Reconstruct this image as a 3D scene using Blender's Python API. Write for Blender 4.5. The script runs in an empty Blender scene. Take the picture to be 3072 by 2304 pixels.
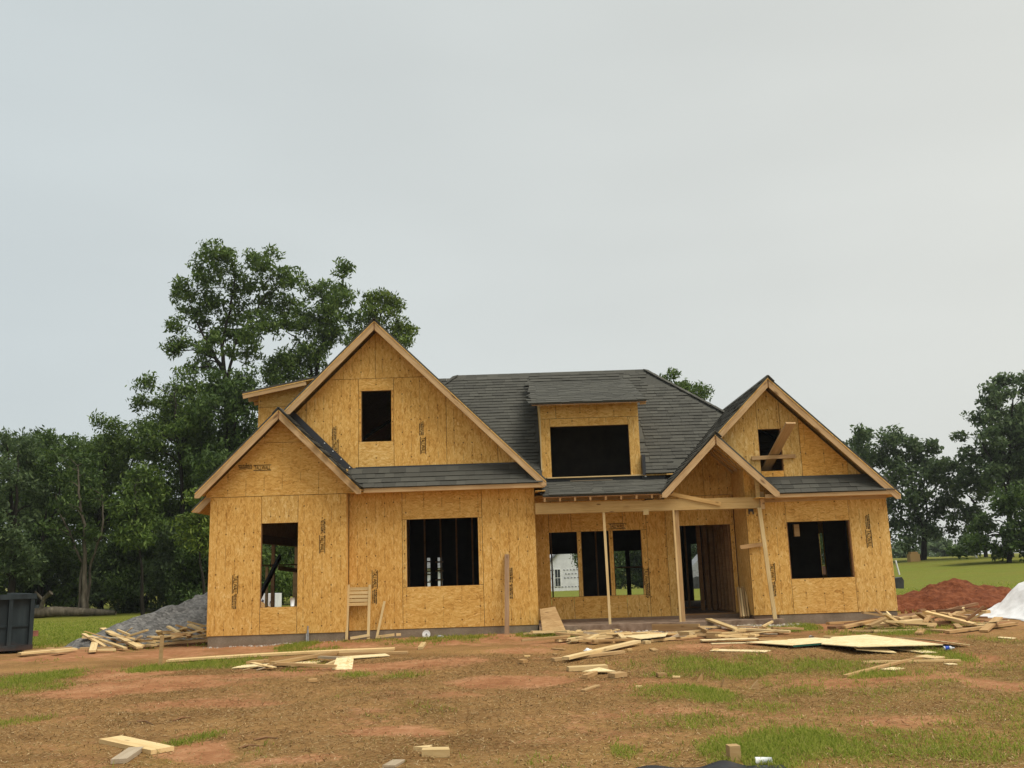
import bpy, math, random
import numpy as np
from mathutils import Vector, Matrix, noise as mnoise
R=math.radians
rng=np.random.default_rng(7); random.seed(11)
sc=bpy.context.scene
COL=sc.collection
# ---------------------------------------------------------------- camera, sky, sun, exposure
cam=bpy.data.cameras.new('camera'); camo=bpy.data.objects.new('camera',cam); COL.objects.link(camo)
cam.sensor_width=36; cam.lens=36*2827/3072; cam.clip_end=3000; cam.clip_start=.1
camo.matrix_world=Matrix.Translation((0,0,1.63))@Matrix.Rotation(R(90+11.1),4,'X')@Matrix.Rotation(R(-1.85),4,'Z')
sc.camera=camo
SUN_EL=R(61); SUN_AZ=R(128)     # azimuth clockwise from +Y: right of the camera and a little behind it
sund=Vector((math.sin(SUN_AZ)*math.cos(SUN_EL),math.cos(SUN_AZ)*math.cos(SUN_EL),math.sin(SUN_EL)))
w=bpy.data.worlds.new('World'); sc.world=w; w.use_nodes=True
nt=w.node_tree; nt.nodes.clear()
def wn(t,**k):
    n=nt.nodes.new(t)
    for a,b in k.items(): setattr(n,a,b)
    return n
wo=wn('ShaderNodeOutputWorld'); bg=wn('ShaderNodeBackground'); bg.inputs[1].default_value=0.1
sky=wn('ShaderNodeTexSky',sky_type='NISHITA',sun_disc=False,sun_elevation=SUN_EL,sun_rotation=SUN_AZ,air_density=1.0,dust_density=4.0,ozone_density=1.0,altitude=100)
tc=wn('ShaderNodeTexCoord')
# overcast veil over the clear sky: a thin even cloud, a little warmer to the east, with very soft mottling
sep=wn('ShaderNodeSeparateXYZ'); nt.links.new(tc.outputs['Generated'],sep.inputs[0])
mr=wn('ShaderNodeMapRange'); mr.inputs[1].default_value=-.75; mr.inputs[2].default_value=.75; nt.links.new(sep.outputs[0],mr.inputs[0])
veil=wn('ShaderNodeMix',data_type='RGBA'); nt.links.new(mr.outputs[0],veil.inputs[0])
veil.inputs[6].default_value=(6.0,6.75,7.0,1); veil.inputs[7].default_value=(7.75,7.75,7.15,1)
mp=wn('ShaderNodeMapping'); mp.inputs['Scale'].default_value=(1,1,3); nt.links.new(tc.outputs['Generated'],mp.inputs[0])
nz=wn('ShaderNodeTexNoise'); nz.inputs['Scale'].default_value=1.6; nz.inputs['Detail'].default_value=3; nt.links.new(mp.outputs[0],nz.inputs[0])
mr2=wn('ShaderNodeMapRange'); mr2.inputs[1].default_value=.3; mr2.inputs[2].default_value=.7; mr2.inputs[3].default_value=.94; mr2.inputs[4].default_value=1.05; nt.links.new(nz.outputs[0],mr2.inputs[0])
vm=wn('ShaderNodeVectorMath',operation='SCALE'); nt.links.new(veil.outputs[2],vm.inputs[0]); nt.links.new(mr2.outputs[0],vm.inputs['Scale'])
mx=wn('ShaderNodeMix',data_type='RGBA'); mx.inputs[0].default_value=.92
nt.links.new(sky.outputs[0],mx.inputs[6]); nt.links.new(vm.outputs[0],mx.inputs[7]); nt.links.new(mx.outputs[2],bg.inputs[0]); nt.links.new(bg.outputs[0],wo.inputs[0])
sl=bpy.data.lights.new('sun','SUN'); sl.energy=3.5; sl.angle=R(35); sl.color=(1,.96,.88)
so=bpy.data.objects.new('sun',sl); COL.objects.link(so); so.rotation_euler=sund.to_track_quat('Z','Y').to_euler()
sc.view_settings.view_transform='Standard'; sc.view_settings.look='None'; sc.view_settings.exposure=0; sc.view_settings.gamma=1
sc.render.engine='CYCLES'; sc.cycles.max_bounces=6; sc.cycles.diffuse_bounces=2; sc.cycles.transparent_max_bounces=6; sc.cycles.use_denoising=True
sc.cycles.volume_bounces=0
HAZE=0.0003
# ---------------------------------------------------------------- materials
MT={}
class NB:
    def __init__(s,name,rough=.8,spec=.25):
        s.m=bpy.data.materials.new(name); s.m.use_nodes=True; s.nt=s.m.node_tree; s.b=s.nt.nodes['Principled BSDF']
        s.b.inputs['Roughness'].default_value=rough; s.b.inputs['Specular IOR Level'].default_value=spec; MT[name]=s.m
    def n(s,t,ins=None,**k):
        n=s.nt.nodes.new(t)
        for a,b in k.items(): setattr(n,a,b)
        for a,b in (ins or {}).items(): s.put(n.inputs[a],b)
        return n
    def put(s,sock,v):
        if isinstance(v,bpy.types.NodeSocket): s.nt.links.new(v,sock)
        else: sock.default_value=v
    def math(s,op,a,b=0.,c=None):
        n=s.n('ShaderNodeMath',operation=op); s.put(n.inputs[0],a); s.put(n.inputs[1],b)
        if c is not None: s.put(n.inputs[2],c)
        return n.outputs[0]
    def coord(s,which='Object'): return s.n('ShaderNodeTexCoord').outputs[which]
    def map(s,v,scale=(1,1,1),rot=(0,0,0),loc=(0,0,0)):
        return s.n('ShaderNodeMapping',{0:v,'Scale':scale,'Rotation':rot,'Location':loc}).outputs[0]
    def noise(s,v,scale=5.,detail=3.,rough=.55,dist=0.):
        return s.n('ShaderNodeTexNoise',{'Vector':v,'Scale':scale,'Detail':detail,'Roughness':rough,'Distortion':dist})
    def vor(s,v,scale=5.,**k): return s.n('ShaderNodeTexVoronoi',{'Vector':v,'Scale':scale},**k)
    def ramp(s,f,stops):
        n=s.n('ShaderNodeValToRGB',{0:f}); e=n.color_ramp.elements
        while len(e)<len(stops): e.new(.5)
        for q,(p,c) in zip(e,stops): q.position=p; q.color=(*c,1)
        return n.outputs[0]
    def mix(s,f,a,b,mode='MIX'):
        n=s.n('ShaderNodeMix',data_type='RGBA',blend_type=mode); s.put(n.inputs[0],f)
        for i,v in ((6,a),(7,b)): s.put(n.inputs[i],v if isinstance(v,bpy.types.NodeSocket) else (*v,1))
        return n.outputs[2]
    def add(s,a,b):
        n=s.n('ShaderNodeVectorMath',operation='ADD'); s.put(n.inputs[0],a); s.put(n.inputs[1],b); return n.outputs[0]
    def objrand(s): return s.n('ShaderNodeObjectInfo').outputs['Random']
    def island(s): return s.n('ShaderNodeNewGeometry').outputs['Random Per Island']
    def col(s,c): s.put(s.b.inputs['Base Color'],c if isinstance(c,bpy.types.NodeSocket) else (*c,1))
    def bump(s,h,st=.3,d=.01):
        n=s.n('ShaderNodeBump',{'Height':h,'Strength':st,'Distance':d}); s.nt.links.new(n.outputs[0],s.b.inputs['Normal'])
def smooth(m,e0,e1,v):
    n=m.n('ShaderNodeMapRange',{0:v,1:e0,2:e1},interpolation_type='SMOOTHSTEP'); return n.outputs[0]
def osb(name,horiz,nails=True,dark=1.0,flat=False):
    m=NB(name,.78,.15); c=m.coord(); r=m.objrand()
    off=m.n('ShaderNodeCombineXYZ',{0:m.math('MULTIPLY',r,71.),1:m.math('MULTIPLY',r,13.),2:m.math('MULTIPLY',r,37.)}).outputs[0]
    v=m.add(c,off)
    wob=m.noise(v,5.,2.).outputs['Color']
    wv=m.n('ShaderNodeVectorMath',{0:wob,1:(.5,.5,.5)},operation='SUBTRACT').outputs[0]
    wv=m.n('ShaderNodeVectorMath',{0:wv,'Scale':.16},operation='SCALE').outputs[0]
    vd=m.add(v,wv)
    sa,sb=((8.,30,30) if horiz else (30,30,8.)),((13,60,60) if horiz else (60,60,13))
    if flat: sa,sb=(8.,30,30),(13,60,60)
    a=m.vor(m.map(vd,sa),1.0).outputs['Color']
    a2=m.vor(m.map(vd,tuple(q*1.7 for q in sa),loc=(3,5,1)),1.0).outputs['Color']
    n1=m.noise(m.map(vd,sb),1.,3.,.6).outputs[0]
    big=m.noise(v,1.1,3.).outputs[0]
    sr=m.n('ShaderNodeSeparateColor',{0:a}).outputs[0]; sr2=m.n('ShaderNodeSeparateColor',{0:a2}).outputs[1]
    f=m.math('ADD',m.math('MULTIPLY',sr,.30),m.math('MULTIPLY',sr2,.28)); f=m.math('ADD',f,m.math('MULTIPLY',n1,.62)); f=m.math('ADD',f,m.math('MULTIPLY',m.math('SUBTRACT',big,.5),.30))
    k=dark
    col=m.ramp(f,[(.20,(.34*k,.155*k,.033*k)),(.40,(.56*k,.305*k,.078*k)),(.58,(.66*k,.385*k,.112*k)),(.78,(.74*k,.475*k,.165*k)),(.95,(.82*k,.58*k,.26*k))] if not flat else [(.20,(.52,.36,.15)),(.45,(.68,.52,.26)),(.65,(.78,.63,.36)),(.9,(.84,.71,.46))])
    # thin dark strand gaps
    gap=m.noise(m.map(vd,tuple(q*2.3 for q in sa),loc=(9,2,4)),1.,2.,.5).outputs[0]
    col=m.mix(m.math('MULTIPLY',smooth(m,.37,.25,gap),.62),col,(.25,.105,.022))
    tint=m.n('ShaderNodeObjectInfo').outputs['Color']
    col=m.mix(1.,col,tint,'MULTIPLY')
    if nails:
        s=m.n('ShaderNodeSeparateXYZ',{0:c})
        jit=m.math('MULTIPLY',m.math('SUBTRACT',m.noise(v,2.3,1.).outputs[0],.5),.12)
        ax,az=(s.outputs[2],s.outputs[0]) if horiz else (s.outputs[0],s.outputs[2])
        if horiz: ax,az=s.outputs[0],s.outputs[2]
        u=m.math('DIVIDE',ax,.203 if not horiz else .406); vv=m.math('DIVIDE',m.math('ADD',az,jit),.29)
        du=m.math('MULTIPLY',m.math('SUBTRACT',m.math('FRACT',m.math('ADD',u,.5)),.5),.203 if not horiz else .406)
        dv=m.math('MULTIPLY',m.math('SUBTRACT',m.math('FRACT',vv),.5),.29)
        d=m.math('SQRT',m.math('ADD',m.math('MULTIPLY',du,du),m.math('MULTIPLY',dv,dv)))
        cell=m.n('ShaderNodeCombineXYZ',{0:m.math('FLOOR',m.math('ADD',u,.5)),1:m.math('FLOOR',vv),2:m.math('MULTIPLY',r,91.)}).outputs[0]
        wn_=m.n('ShaderNodeTexWhiteNoise',{0:cell}).outputs[0]
        dot=m.math('MULTIPLY',m.math('LESS_THAN',d,.0155),m.math('GREATER_THAN',wn_,.58))
        col=m.mix(m.math('MULTIPLY',dot,.8),col,(.035,.015,.006))
        # faint darker band where sheathing lies over a stud
        col=m.mix(m.math('MULTIPLY',smooth(m,.02,.0,m.math('ABSOLUTE',du)),m.math('MULTIPLY',smooth(m,.45,.6,m.noise(m.map(v,(3,3,5)),1.).outputs[0]),.45)),col,(.20,.085,.02))
    m.col(col); m.bump(f,.25,.004)
osb('osb_upright',False); osb('osb_sideways',True); osb('osb_plain',False,False); osb('osb_ground',True,False,1.05,True)
def wood(name,c0,c1,c2,knots=.5,rough=.75):
    m=NB(name,rough,.2); c=m.coord(); r=m.objrand()
    off=m.n('ShaderNodeCombineXYZ',{0:m.math('MULTIPLY',r,53.),1:m.math('MULTIPLY',r,17.),2:m.math('MULTIPLY',r,29.)}).outputs[0]
    v=m.add(c,off)
    g=m.noise(m.map(v,(1.6,22,22)),1.,4.,.6,1.2).outputs[0]; b=m.noise(m.map(v,(.9,4,4)),1.,2.).outputs[0]
    f=m.math('ADD',m.math('MULTIPLY',g,.62),m.math('MULTIPLY',b,.4))
    col=m.ramp(f,[(.3,c0),(.5,c1),(.72,c2)])
    kd=m.vor(m.map(v,(2.2,6.,6.)),1.,distance='EUCLIDEAN').outputs['Distance']
    col=m.mix(m.math('MULTIPLY',smooth(m,.16,.05,kd),knots),col,(c0[0]*.28,c0[1]*.2,c0[2]*.16))
    t=m.ramp(r,[(0,(.82,.80,.76)),(.5,(1,1,1)),(1,(1.0,.92,.82))])
    m.col(m.mix(1.,col,t,'MULTIPLY')); m.bump(g,.2,.002)
wood('pine',(.50,.34,.15),(.66,.48,.235),(.78,.61,.35))
wood('pine2',(.27,.155,.065),(.43,.275,.125),(.56,.39,.20))
wood('pine3',(.13,.062,.028),(.22,.115,.055),(.31,.18,.09))
wood('grey',(.30,.22,.14),(.42,.33,.225),(.54,.45,.33))
wood('weathered',(.24,.14,.075),(.36,.225,.13),(.46,.31,.19))
wood('lumber',(.31,.175,.075),(.49,.305,.145),(.62,.42,.22),.7)
wood('beamwood',(.42,.25,.09),(.60,.39,.16),(.70,.49,.23),.75)
wood('stud',(.20,.10,.045),(.30,.16,.07),(.40,.23,.11),.3)
m=NB('shingle',.95,.1); c=m.coord(); rr=m.math('FRACT',m.math('ADD',m.objrand(),m.island()))
gr=m.noise(c,160.,2.).outputs[0]; bl=m.noise(c,3.,3.).outputs[0]
col=m.ramp(rr,[(0,(.066,.064,.053)),(.3,(.080,.077,.064)),(.55,(.096,.093,.076)),(.8,(.112,.108,.089)),(1,(.086,.082,.068))])
col=m.mix(m.math('MULTIPLY',bl,.35),col,(.11,.106,.094)); m.col(m.mix(m.math('MULTIPLY',gr,.5),col,(.036,.035,.031))); m.bump(gr,.5,.004)
m=NB('roof_felt',.9,.2); m.col(m.mix(m.noise(m.coord(),6.,3.).outputs[0],(.012,.012,.013),(.03,.03,.032)))
m=NB('flashing',.45,.5); m.col(m.mix(m.noise(m.coord(),4.,3.).outputs[0],(.016,.016,.018),(.045,.045,.05)))
m=NB('concrete',.9,.2); c=m.coord(); n1=m.noise(c,2.2,5.).outputs[0]; n2=m.noise(c,40.,3.).outputs[0]
col=m.ramp(m.math('ADD',m.math('MULTIPLY',n1,.7),m.math('MULTIPLY',n2,.3)),[(.3,(.14,.105,.07)),(.5,(.225,.175,.122)),(.7,(.31,.25,.185))])
gz_=m.n('ShaderNodeSeparateXYZ',{0:m.coord('Object')}).outputs[2]
m.col(m.mix(m.math('MULTIPLY',smooth(m,.52,.34,m.math('ADD',gz_,m.math('MULTIPLY',n1,.08))),.6),col,(.22,.105,.055))); m.bump(n2,.3,.006)
m=NB('gravel',.95,.15); c=m.coord(); n1=m.noise(c,1.6,5.,.6).outputs[0]; v1=m.vor(c,16.).outputs['Color']; sv=m.n('ShaderNodeSeparateColor',{0:v1}).outputs[0]
n3=m.noise(c,14.,4.,.7).outputs[0]
m.col(m.ramp(m.math('ADD',m.math('ADD',m.math('MULTIPLY',n1,.35),m.math('MULTIPLY',sv,.3)),m.math('MULTIPLY',n3,.4)),[(.25,(.07,.067,.062)),(.5,(.155,.148,.138)),(.8,(.30,.285,.265))])); m.bump(m.math('ADD',sv,n3),.9,.05)
m=NB('red_clay',.95,.15); c=m.coord(); n1=m.noise(c,2.,5.,.6).outputs[0]; v1=m.n('ShaderNodeSeparateColor',{0:m.vor(c,13.).outputs['Color']}).outputs[0]; n3=m.noise(c,12.,4.,.7).outputs[0]
m.col(m.ramp(m.math('ADD',m.math('ADD',m.math('MULTIPLY',n1,.4),m.math('MULTIPLY',v1,.25)),m.math('MULTIPLY',n3,.4)),[(.25,(.080,.023,.010)),(.5,(.17,.052,.021)),(.8,(.27,.095,.042))])); m.bump(m.math('ADD',v1,n3),.9,.06)
m=NB('rubble',.95,.15); c=m.coord(); v1=m.n('ShaderNodeSeparateColor',{0:m.vor(c,18.).outputs['Color']}).outputs[0]
m.col(m.ramp(v1,[(0,(.22,.15,.10)),(.5,(.42,.36,.29)),(1,(.60,.55,.48))])); m.bump(v1,.8,.03)
m=NB('straw',.85,.15); m.col(m.ramp(m.island(),[(0,(.15,.075,.025)),(.35,(.27,.15,.055)),(.65,(.42,.27,.11)),(.9,(.56,.39,.19)),(1,(.68,.52,.30))]))
def leafmat(name,cs,tr_=.22):
    m=NB(name,.6,.25); m.col(m.ramp(m.island(),[(i/(len(cs)-1),c) for i,c in enumerate(cs)]))
    tr=m.n('ShaderNodeBsdfTranslucent'); m.put(tr.inputs[0],m.ramp(m.island(),[(i/(len(cs)-1),tuple(q*1.3 for q in c)) for i,c in enumerate(cs)]))
    ms=m.n('ShaderNodeMixShader',{0:tr_}); out=m.nt.nodes['Material Output']
    m.nt.links.new(m.b.outputs[0],ms.inputs[1]); m.nt.links.new(tr.outputs[0],ms.inputs[2]); m.nt.links.new(ms.outputs[0],out.inputs[0])
leafmat('grass_blade',[(.14,.19,.026),(.225,.28,.038),(.32,.36,.06),(.44,.42,.11)],.45)
leafmat('dry_grass',[(.27,.22,.07),(.36,.28,.10),(.46,.34,.14),(.56,.43,.20)],.35)
leafmat('leaf_dark',[(.026,.050,.010),(.046,.082,.017),(.072,.118,.026),(.108,.158,.036)],.3)
leafmat('leaf_mid',[(.036,.066,.011),(.064,.108,.018),(.100,.155,.027),(.150,.205,.042)],.3)
leafmat('leaf_bright',[(.045,.075,.009),(.080,.125,.014),(.125,.18,.022),(.19,.235,.038)])
leafmat('leaf_blue',[(.038,.062,.024),(.062,.098,.037),(.092,.136,.051),(.132,.176,.068)],.35)
m=NB('bark',.95,.1); c=m.coord(); g=m.noise(m.map(c,(9,9,2)),1.,4.).outputs[0]; m.col(m.ramp(g,[(.3,(.012,.010,.007)),(.6,(.030,.026,.019)),(.8,(.06,.052,.038))])); m.bump(g,.6,.03)
m=NB('bark_pale',.95,.1); c=m.coord(); g=m.noise(m.map(c,(9,9,2)),1.,4.).outputs[0]; m.col(m.ramp(g,[(.3,(.06,.05,.036)),(.6,(.13,.11,.08)),(.8,(.22,.19,.14))])); m.bump(g,.6,.03)
def plain(name,c0,c1,rough=.6,scale=4.,spec=.4,metal=0.):
    m=NB(name,rough,spec); m.b.inputs['Metallic'].default_value=metal
    n=m.noise(m.coord(),scale,4.).outputs[0]; m.col(m.ramp(n,[(.35,c0),(.65,c1)])); return m
m=NB('dumpster_paint',.6,.35); c=m.coord(); n=m.noise(c,2.,5.,.65).outputs[0]; st=m.noise(m.map(c,(5,5,.8)),1.,4.).outputs[0]
col=m.ramp(st,[(.3,(.006,.011,.013)),(.55,(.012,.021,.024)),(.75,(.026,.038,.041))])
zz=m.n('ShaderNodeSeparateXYZ',{0:m.n('ShaderNodeNewGeometry').outputs['Position']}).outputs[2]
m.col(m.mix(m.math('MULTIPLY',smooth(m,.62,.32,m.math('ADD',zz,m.math('MULTIPLY',n,.35))),.75),col,(.07,.028,.014)))
plain('white_plastic',(.72,.72,.70),(.82,.82,.80),.5); plain('white_sheet',(.66,.66,.65),(.82,.82,.82),.55,6.); plain('black_sheet',(.006,.008,.011),(.016,.020,.026),.42,9.)
plain('dark_metal',(.02,.02,.02),(.05,.05,.05),.5); plain('pipe_grey',(.18,.18,.19),(.34,.34,.35),.5,9.); plain('house_wrap',(.62,.62,.63),(.76,.76,.77),.6,1.5)
plain('far_roof',(.10,.105,.10),(.17,.175,.17),.9,3.); plain('print_ink',(.010,.009,.006),(.026,.021,.011),.9,30.); plain('wrap_ink',(.05,.055,.08),(.10,.10,.14),.9)
plain('glass_dark',(.02,.024,.026),(.05,.055,.06),.15); plain('bottle_blue',(.01,.05,.35),(.02,.10,.55),.3,20.); plain('clear_plastic',(.45,.47,.5),(.62,.64,.66),.2,10.)
plain('red_plastic',(.20,.055,.03),(.30,.09,.05),.7); plain('excavator_rust',(.16,.055,.032),(.26,.10,.06),.7,6.); plain('tin',(.35,.33,.31),(.55,.53,.5),.4,25.,.5,.4); plain('green_edge',(.01,.07,.045),(.015,.10,.06),.6)
plain('interior_shade',(.016,.014,.012),(.03,.026,.022),.9,3.); plain('dusty_concrete',(.16,.10,.062),(.30,.215,.15),.95,5.); plain('brick_far',(.25,.10,.07),(.34,.15,.11),.9,9.); plain('black_board',(.008,.008,.008),(.02,.019,.018),.7)  # first entry: near-black board colour that stands in for the shade inside rooms
# ---------------------------------------------------------------- builders
WL={}
def link(o,parent=None,loc=(0,0,0)):
    COL.objects.link(o)
    pl=WL.get(parent.name,Vector((0,0,0))) if parent else Vector((0,0,0))
    o.location=Vector(loc)-pl
    if parent: o.parent=parent
    WL[o.name]=Vector(loc); return o
def tag(o,label=None,cat=None,group=None,kind=None):
    for k,v in (('label',label),('category',cat),('group',group),('kind',kind)):
        if v: o[k]=v
    return o
def empty(name,loc,parent=None):
    o=bpy.data.objects.new(name,None); o.empty_display_size=.3; return link(o,parent,loc)
def mesh(name,V,F,mat,parent=None,smooth=False,origin=None):
    V=np.asarray(V,float)
    if origin is None:
        mn,mxx=V.min(0),V.max(0); origin=((mn[0]+mxx[0])/2,(mn[1]+mxx[1])/2,mn[2])
    me=bpy.data.meshes.new(name); me.from_pydata((V-np.array(origin)).tolist(),[],F if isinstance(F,list) else F.tolist()); me.update()
    me.materials.append(MT[mat])
    if smooth: me.polygons.foreach_set('use_smooth',[True]*len(me.polygons))
    o=bpy.data.objects.new(name,me); return link(o,parent,origin)
BF=[(0,3,2,1),(4,5,6,7),(0,1,5,4),(1,2,6,5),(2,3,7,6),(3,0,4,7)]
class MB:
    def __init__(s): s.V=[];s.F=[]
    def addv(s,V,F):
        n=len(s.V); s.V+= [tuple(v) for v in V]; s.F+=[tuple(i+n for i in f) for f in F]; return s
    def box(s,x0,x1,y0,y1,z0,z1):
        return s.addv([(x0,y0,z0),(x1,y0,z0),(x1,y1,z0),(x0,y1,z0),(x0,y0,z1),(x1,y0,z1),(x1,y1,z1),(x0,y1,z1)],BF)
    def bar(s,p,q,wd,th,up=(0,0,1)):
        p,q=Vector(p),Vector(q); d=(q-p).normalized(); up=Vector(up); side=d.cross(up)
        if side.length<1e-4: side=d.cross(Vector((0,1,0)))
        side.normalize(); u=side.cross(d).normalized(); a=side*wd/2; b=u*th/2
        return s.addv([p-a-b,p+a-b,q+a-b,q-a-b,p-a+b,p+a+b,q+a+b,q-a+b],BF)
    def prism(s,poly,axis,a,b):
        n=len(poly)
        def P(u,v,w): return (u,w,v) if axis=='y' else ((w,u,v) if axis=='x' else (u,v,w))
        V=[P(u,v,a) for u,v in poly]+[P(u,v,b) for u,v in poly]
        F=[tuple(range(n)),tuple(range(2*n-1,n-1,-1))]+[(i,i+n,(i+1)%n+n,(i+1)%n) for i in range(n)]
        return s.addv(V,F)
    def tube(s,pts,rad,k=8,cap=True):
        pts=[Vector(p) for p in pts]; n0=len(s.V)
        for i,p in enumerate(pts):
            d=(pts[min(i+1,len(pts)-1)]-pts[max(i-1,0)]).normalized(); a=d.cross(Vector((.31,.95,.05))).normalized(); b=d.cross(a)
            r=rad[i] if hasattr(rad,'__len__') else rad
            for j in range(k):
                t=2*math.pi*j/k; s.V.append(tuple(p+(a*math.cos(t)+b*math.sin(t))*r))
        for i in range(len(pts)-1):
            for j in range(k):
                s.F.append((n0+i*k+j,n0+i*k+(j+1)%k,n0+(i+1)*k+(j+1)%k,n0+(i+1)*k+j))
        if cap: s.F.append(tuple(n0+j for j in range(k))); s.F.append(tuple(n0+(len(pts)-1)*k+j for j in range(k-1,-1,-1)))
        return s
    def build(s,name,mat,parent=None,smooth=False,origin=None): return mesh(name,s.V,s.F,mat,parent,smooth,origin)
def board(name,p,q,wd,th,mat,parent=None,up=(0,0,1),bend=0.):
    """a length of timber from p to q (centres of its underside), local X along the grain"""
    p,q=Vector(p),Vector(q); L=(q-p).length; d=(q-p)/L; up=Vector(up); side=up.cross(d)
    if side.length<1e-4: side=Vector((0,1,0)).cross(d)
    side.normalize(); u=d.cross(side).normalized()
    V=[];F=[]
    ns=5 if bend else 1
    for i in range(ns+1):
        t=i/ns; zz=bend*4*t*(1-t)
        V+=[(L*t,-wd/2,zz),(L*t,wd/2,zz),(L*t,wd/2,zz+th),(L*t,-wd/2,zz+th)]
    for i in range(ns):
        a=i*4
        for j in range(4): F.append((a+j,a+4+j,a+4+(j+1)%4,a+(j+1)%4))
    F+=[(0,1,2,3),(ns*4+3,ns*4+2,ns*4+1,ns*4)]
    me=bpy.data.meshes.new(name); me.from_pydata(V,[],F); me.update(); me.materials.append(MT[mat])
    o=bpy.data.objects.new(name,me); link(o,parent,p)
    M=Matrix((d,side,u)).transposed(); o.rotation_euler=M.to_euler(); return o
def clip(poly,a,b,c):
    """keep a*x+b*z<=c"""
    o=[]
    for i in range(len(poly)):
        P,Q=poly[i],poly[(i+1)%len(poly)]; dp=a*P[0]+b*P[1]-c; dq=a*Q[0]+b*Q[1]-c
        if dp<=0: o.append(P)
        if dp*dq<0: t=dp/(dp-dq); o.append((P[0]+(Q[0]-P[0])*t,P[1]+(Q[1]-P[1])*t))
    return o
def ss(a,b,x):
    t=min(1,max(0,(x-a)/(b-a))); return t*t*(3-2*t)
def ground_base(x,y):
    z=0.04+0.2*ss(11,20.5,y)
    z-=0.07*ss(-2,-6.5,x)*ss(14,19,y)*(1-ss(22,30,y))
    z+=-0.1*ss(24,40,y)
    z+=1.0*ss(12,34,x)*ss(30,72,y)+0.25*ss(8,20,x)*ss(22,34,y)
    z-=.95*ss(58,98,y)*(1-ss(10,24,x))*(1-ss(-14,-20,x))
    return z
def ground(x,y):
    nzv=mnoise.noise(Vector((x*.55,y*.55,1.7)))*.035+mnoise.noise(Vector((x*2.1,y*2.1,4.2)))*.014
    return ground_base(x,y)+nzv*(1 if y<40 else .6)
# ---------------------------------------------------------------- ground
GREEN=[(-7.86, 15.76, 0.63, 1.53, 1), (-7.48, 14.64, 0.46, 0.83, 0.8), (-7.77, 16.19, 0.35, 0.81, 0.6), (-6.32, 17.12, 0.41, 0.9, 1), (-5.68, 17.27, 0.56, 0.85, 1), (-5.15, 17.42, 0.37, 0.85, 0.8), (-8.96, 21.84, 1.1, 1.28, 0.4), (-6.06, 22.57, 0.88, 1.36, 0.7), (-6.66, 22.44, 0.49, 1.01, 1), (-4.55, 20.28, 0.44, 1.03, 1), (-3.45, 21.8, 0.79, 1.4, 0.6), (-3.79, 15.86, 0.4, 0.6, 0.5), (-4.1, 18.62, 0.59, 0.67, 0.8), (-2.53, 20.3, 0.99, 1.14, 0.4), (-1.85, 20.26, 0.59, 1.23, 0.9), (-1.09, 20.31, 0.39, 1.24, 0.8), (-0.03, 21.12, 0.49, 1.12, 1), (0.37, 21.25, 0.3, 1.28, 1), (1.24, 22.52, 0.25, 2.1, 1), (0.88, 20.46, 0.29, 1.15, 0.9), (-3.33, 16.18, 0.24, 0.54, 0.6), (-2.56, 14.8, 0.22, 0.4, 0.7), (-1.68, 14.46, 0.35, 0.49, 0.7), (2.46, 14.76, 0.47, 0.9, 0.9), (2.94, 14.4, 0.51, 0.97, 1), (3.61, 14.9, 0.4, 0.81, 0.8), (5.45, 19.98, 0.34, 0.94, 1), (4.87, 21.52, 0.18, 1.32, 1), (5.89, 20.53, 0.2, 1.29, 1), (6.43, 18.42, 0.53, 0.7, 0.6), (7.21, 18.65, 0.68, 0.82, 1), (7.94, 18.88, 0.45, 0.66, 0.8), (6.58, 14.94, 0.31, 0.92, 1), (4.52, 14.24, 0.68, 0.67, 0.8), (4.88, 13.42, 0.46, 0.53, 0.7), (2.03, 13.76, 0.37, 0.46, 0.8), (1.54, 15.18, 0.34, 0.42, 0.5), (1.73, 12.21, 0.5, 0.63, 0.6), (2.23, 12.1, 0.27, 0.71, 0.9), (2.6, 10.92, 0.58, 0.76, 0.4), (3.4, 12.22, 0.43, 0.48, 0.5), (1.87, 8.61, 0.17, 0.68, 1), (2.2, 9.01, 0.2, 0.77, 1), (2.53, 8.75, 0.31, 0.85, 1), (2.07, 8.24, 0.21, 0.5, 1.2), (2.77, 8.28, 0.33, 0.64, 0.9), (3.37, 8.78, 0.27, 0.61, 0.6), (3.45, 8.14, 0.28, 0.56, 0.7), (1.59, 8.44, 0.15, 0.53, 0.9), (0.84, 8.66, 0.08, 0.39, 0.9), (0.85, 9.22, 0.09, 0.39, 0.4), (-5.97, 11.58, 0.42, 0.53, 0.8), (-3.36, 9.8, 0.14, 0.48, 0.8), (-3.37, 9.04, 0.18, 0.42, 0.3), (-2.48, 9.34, 0.41, 0.49, 0.2), (-1.49, 11.44, 0.65, 0.81, 0.3), (-2.26, 13.07, 0.57, 0.52, 0.2), (-0.76, 9.51, 0.36, 0.5, 0.2), (-9.16, 18.85, 0.62, 0.85, 0.3), (8.16, 16.98, 0.42, 0.64, 0.5), (6.18, 13.1, 0.33, 0.52, 0.3), (8.93, 19.73, 0.3, 1.0, 0.8), (0.15, 8.46, 0.23, 0.38, 0.3), (-4.38, 14.38, 0.86, 0.59, 0.15), (1.19, 10.23, 0.37, 0.51, 0.3), (1.75, 10.11, 0.36, 0.5, 0.5), (4.67, 10.11, 0.38, 0.5, 0.4)]
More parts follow.
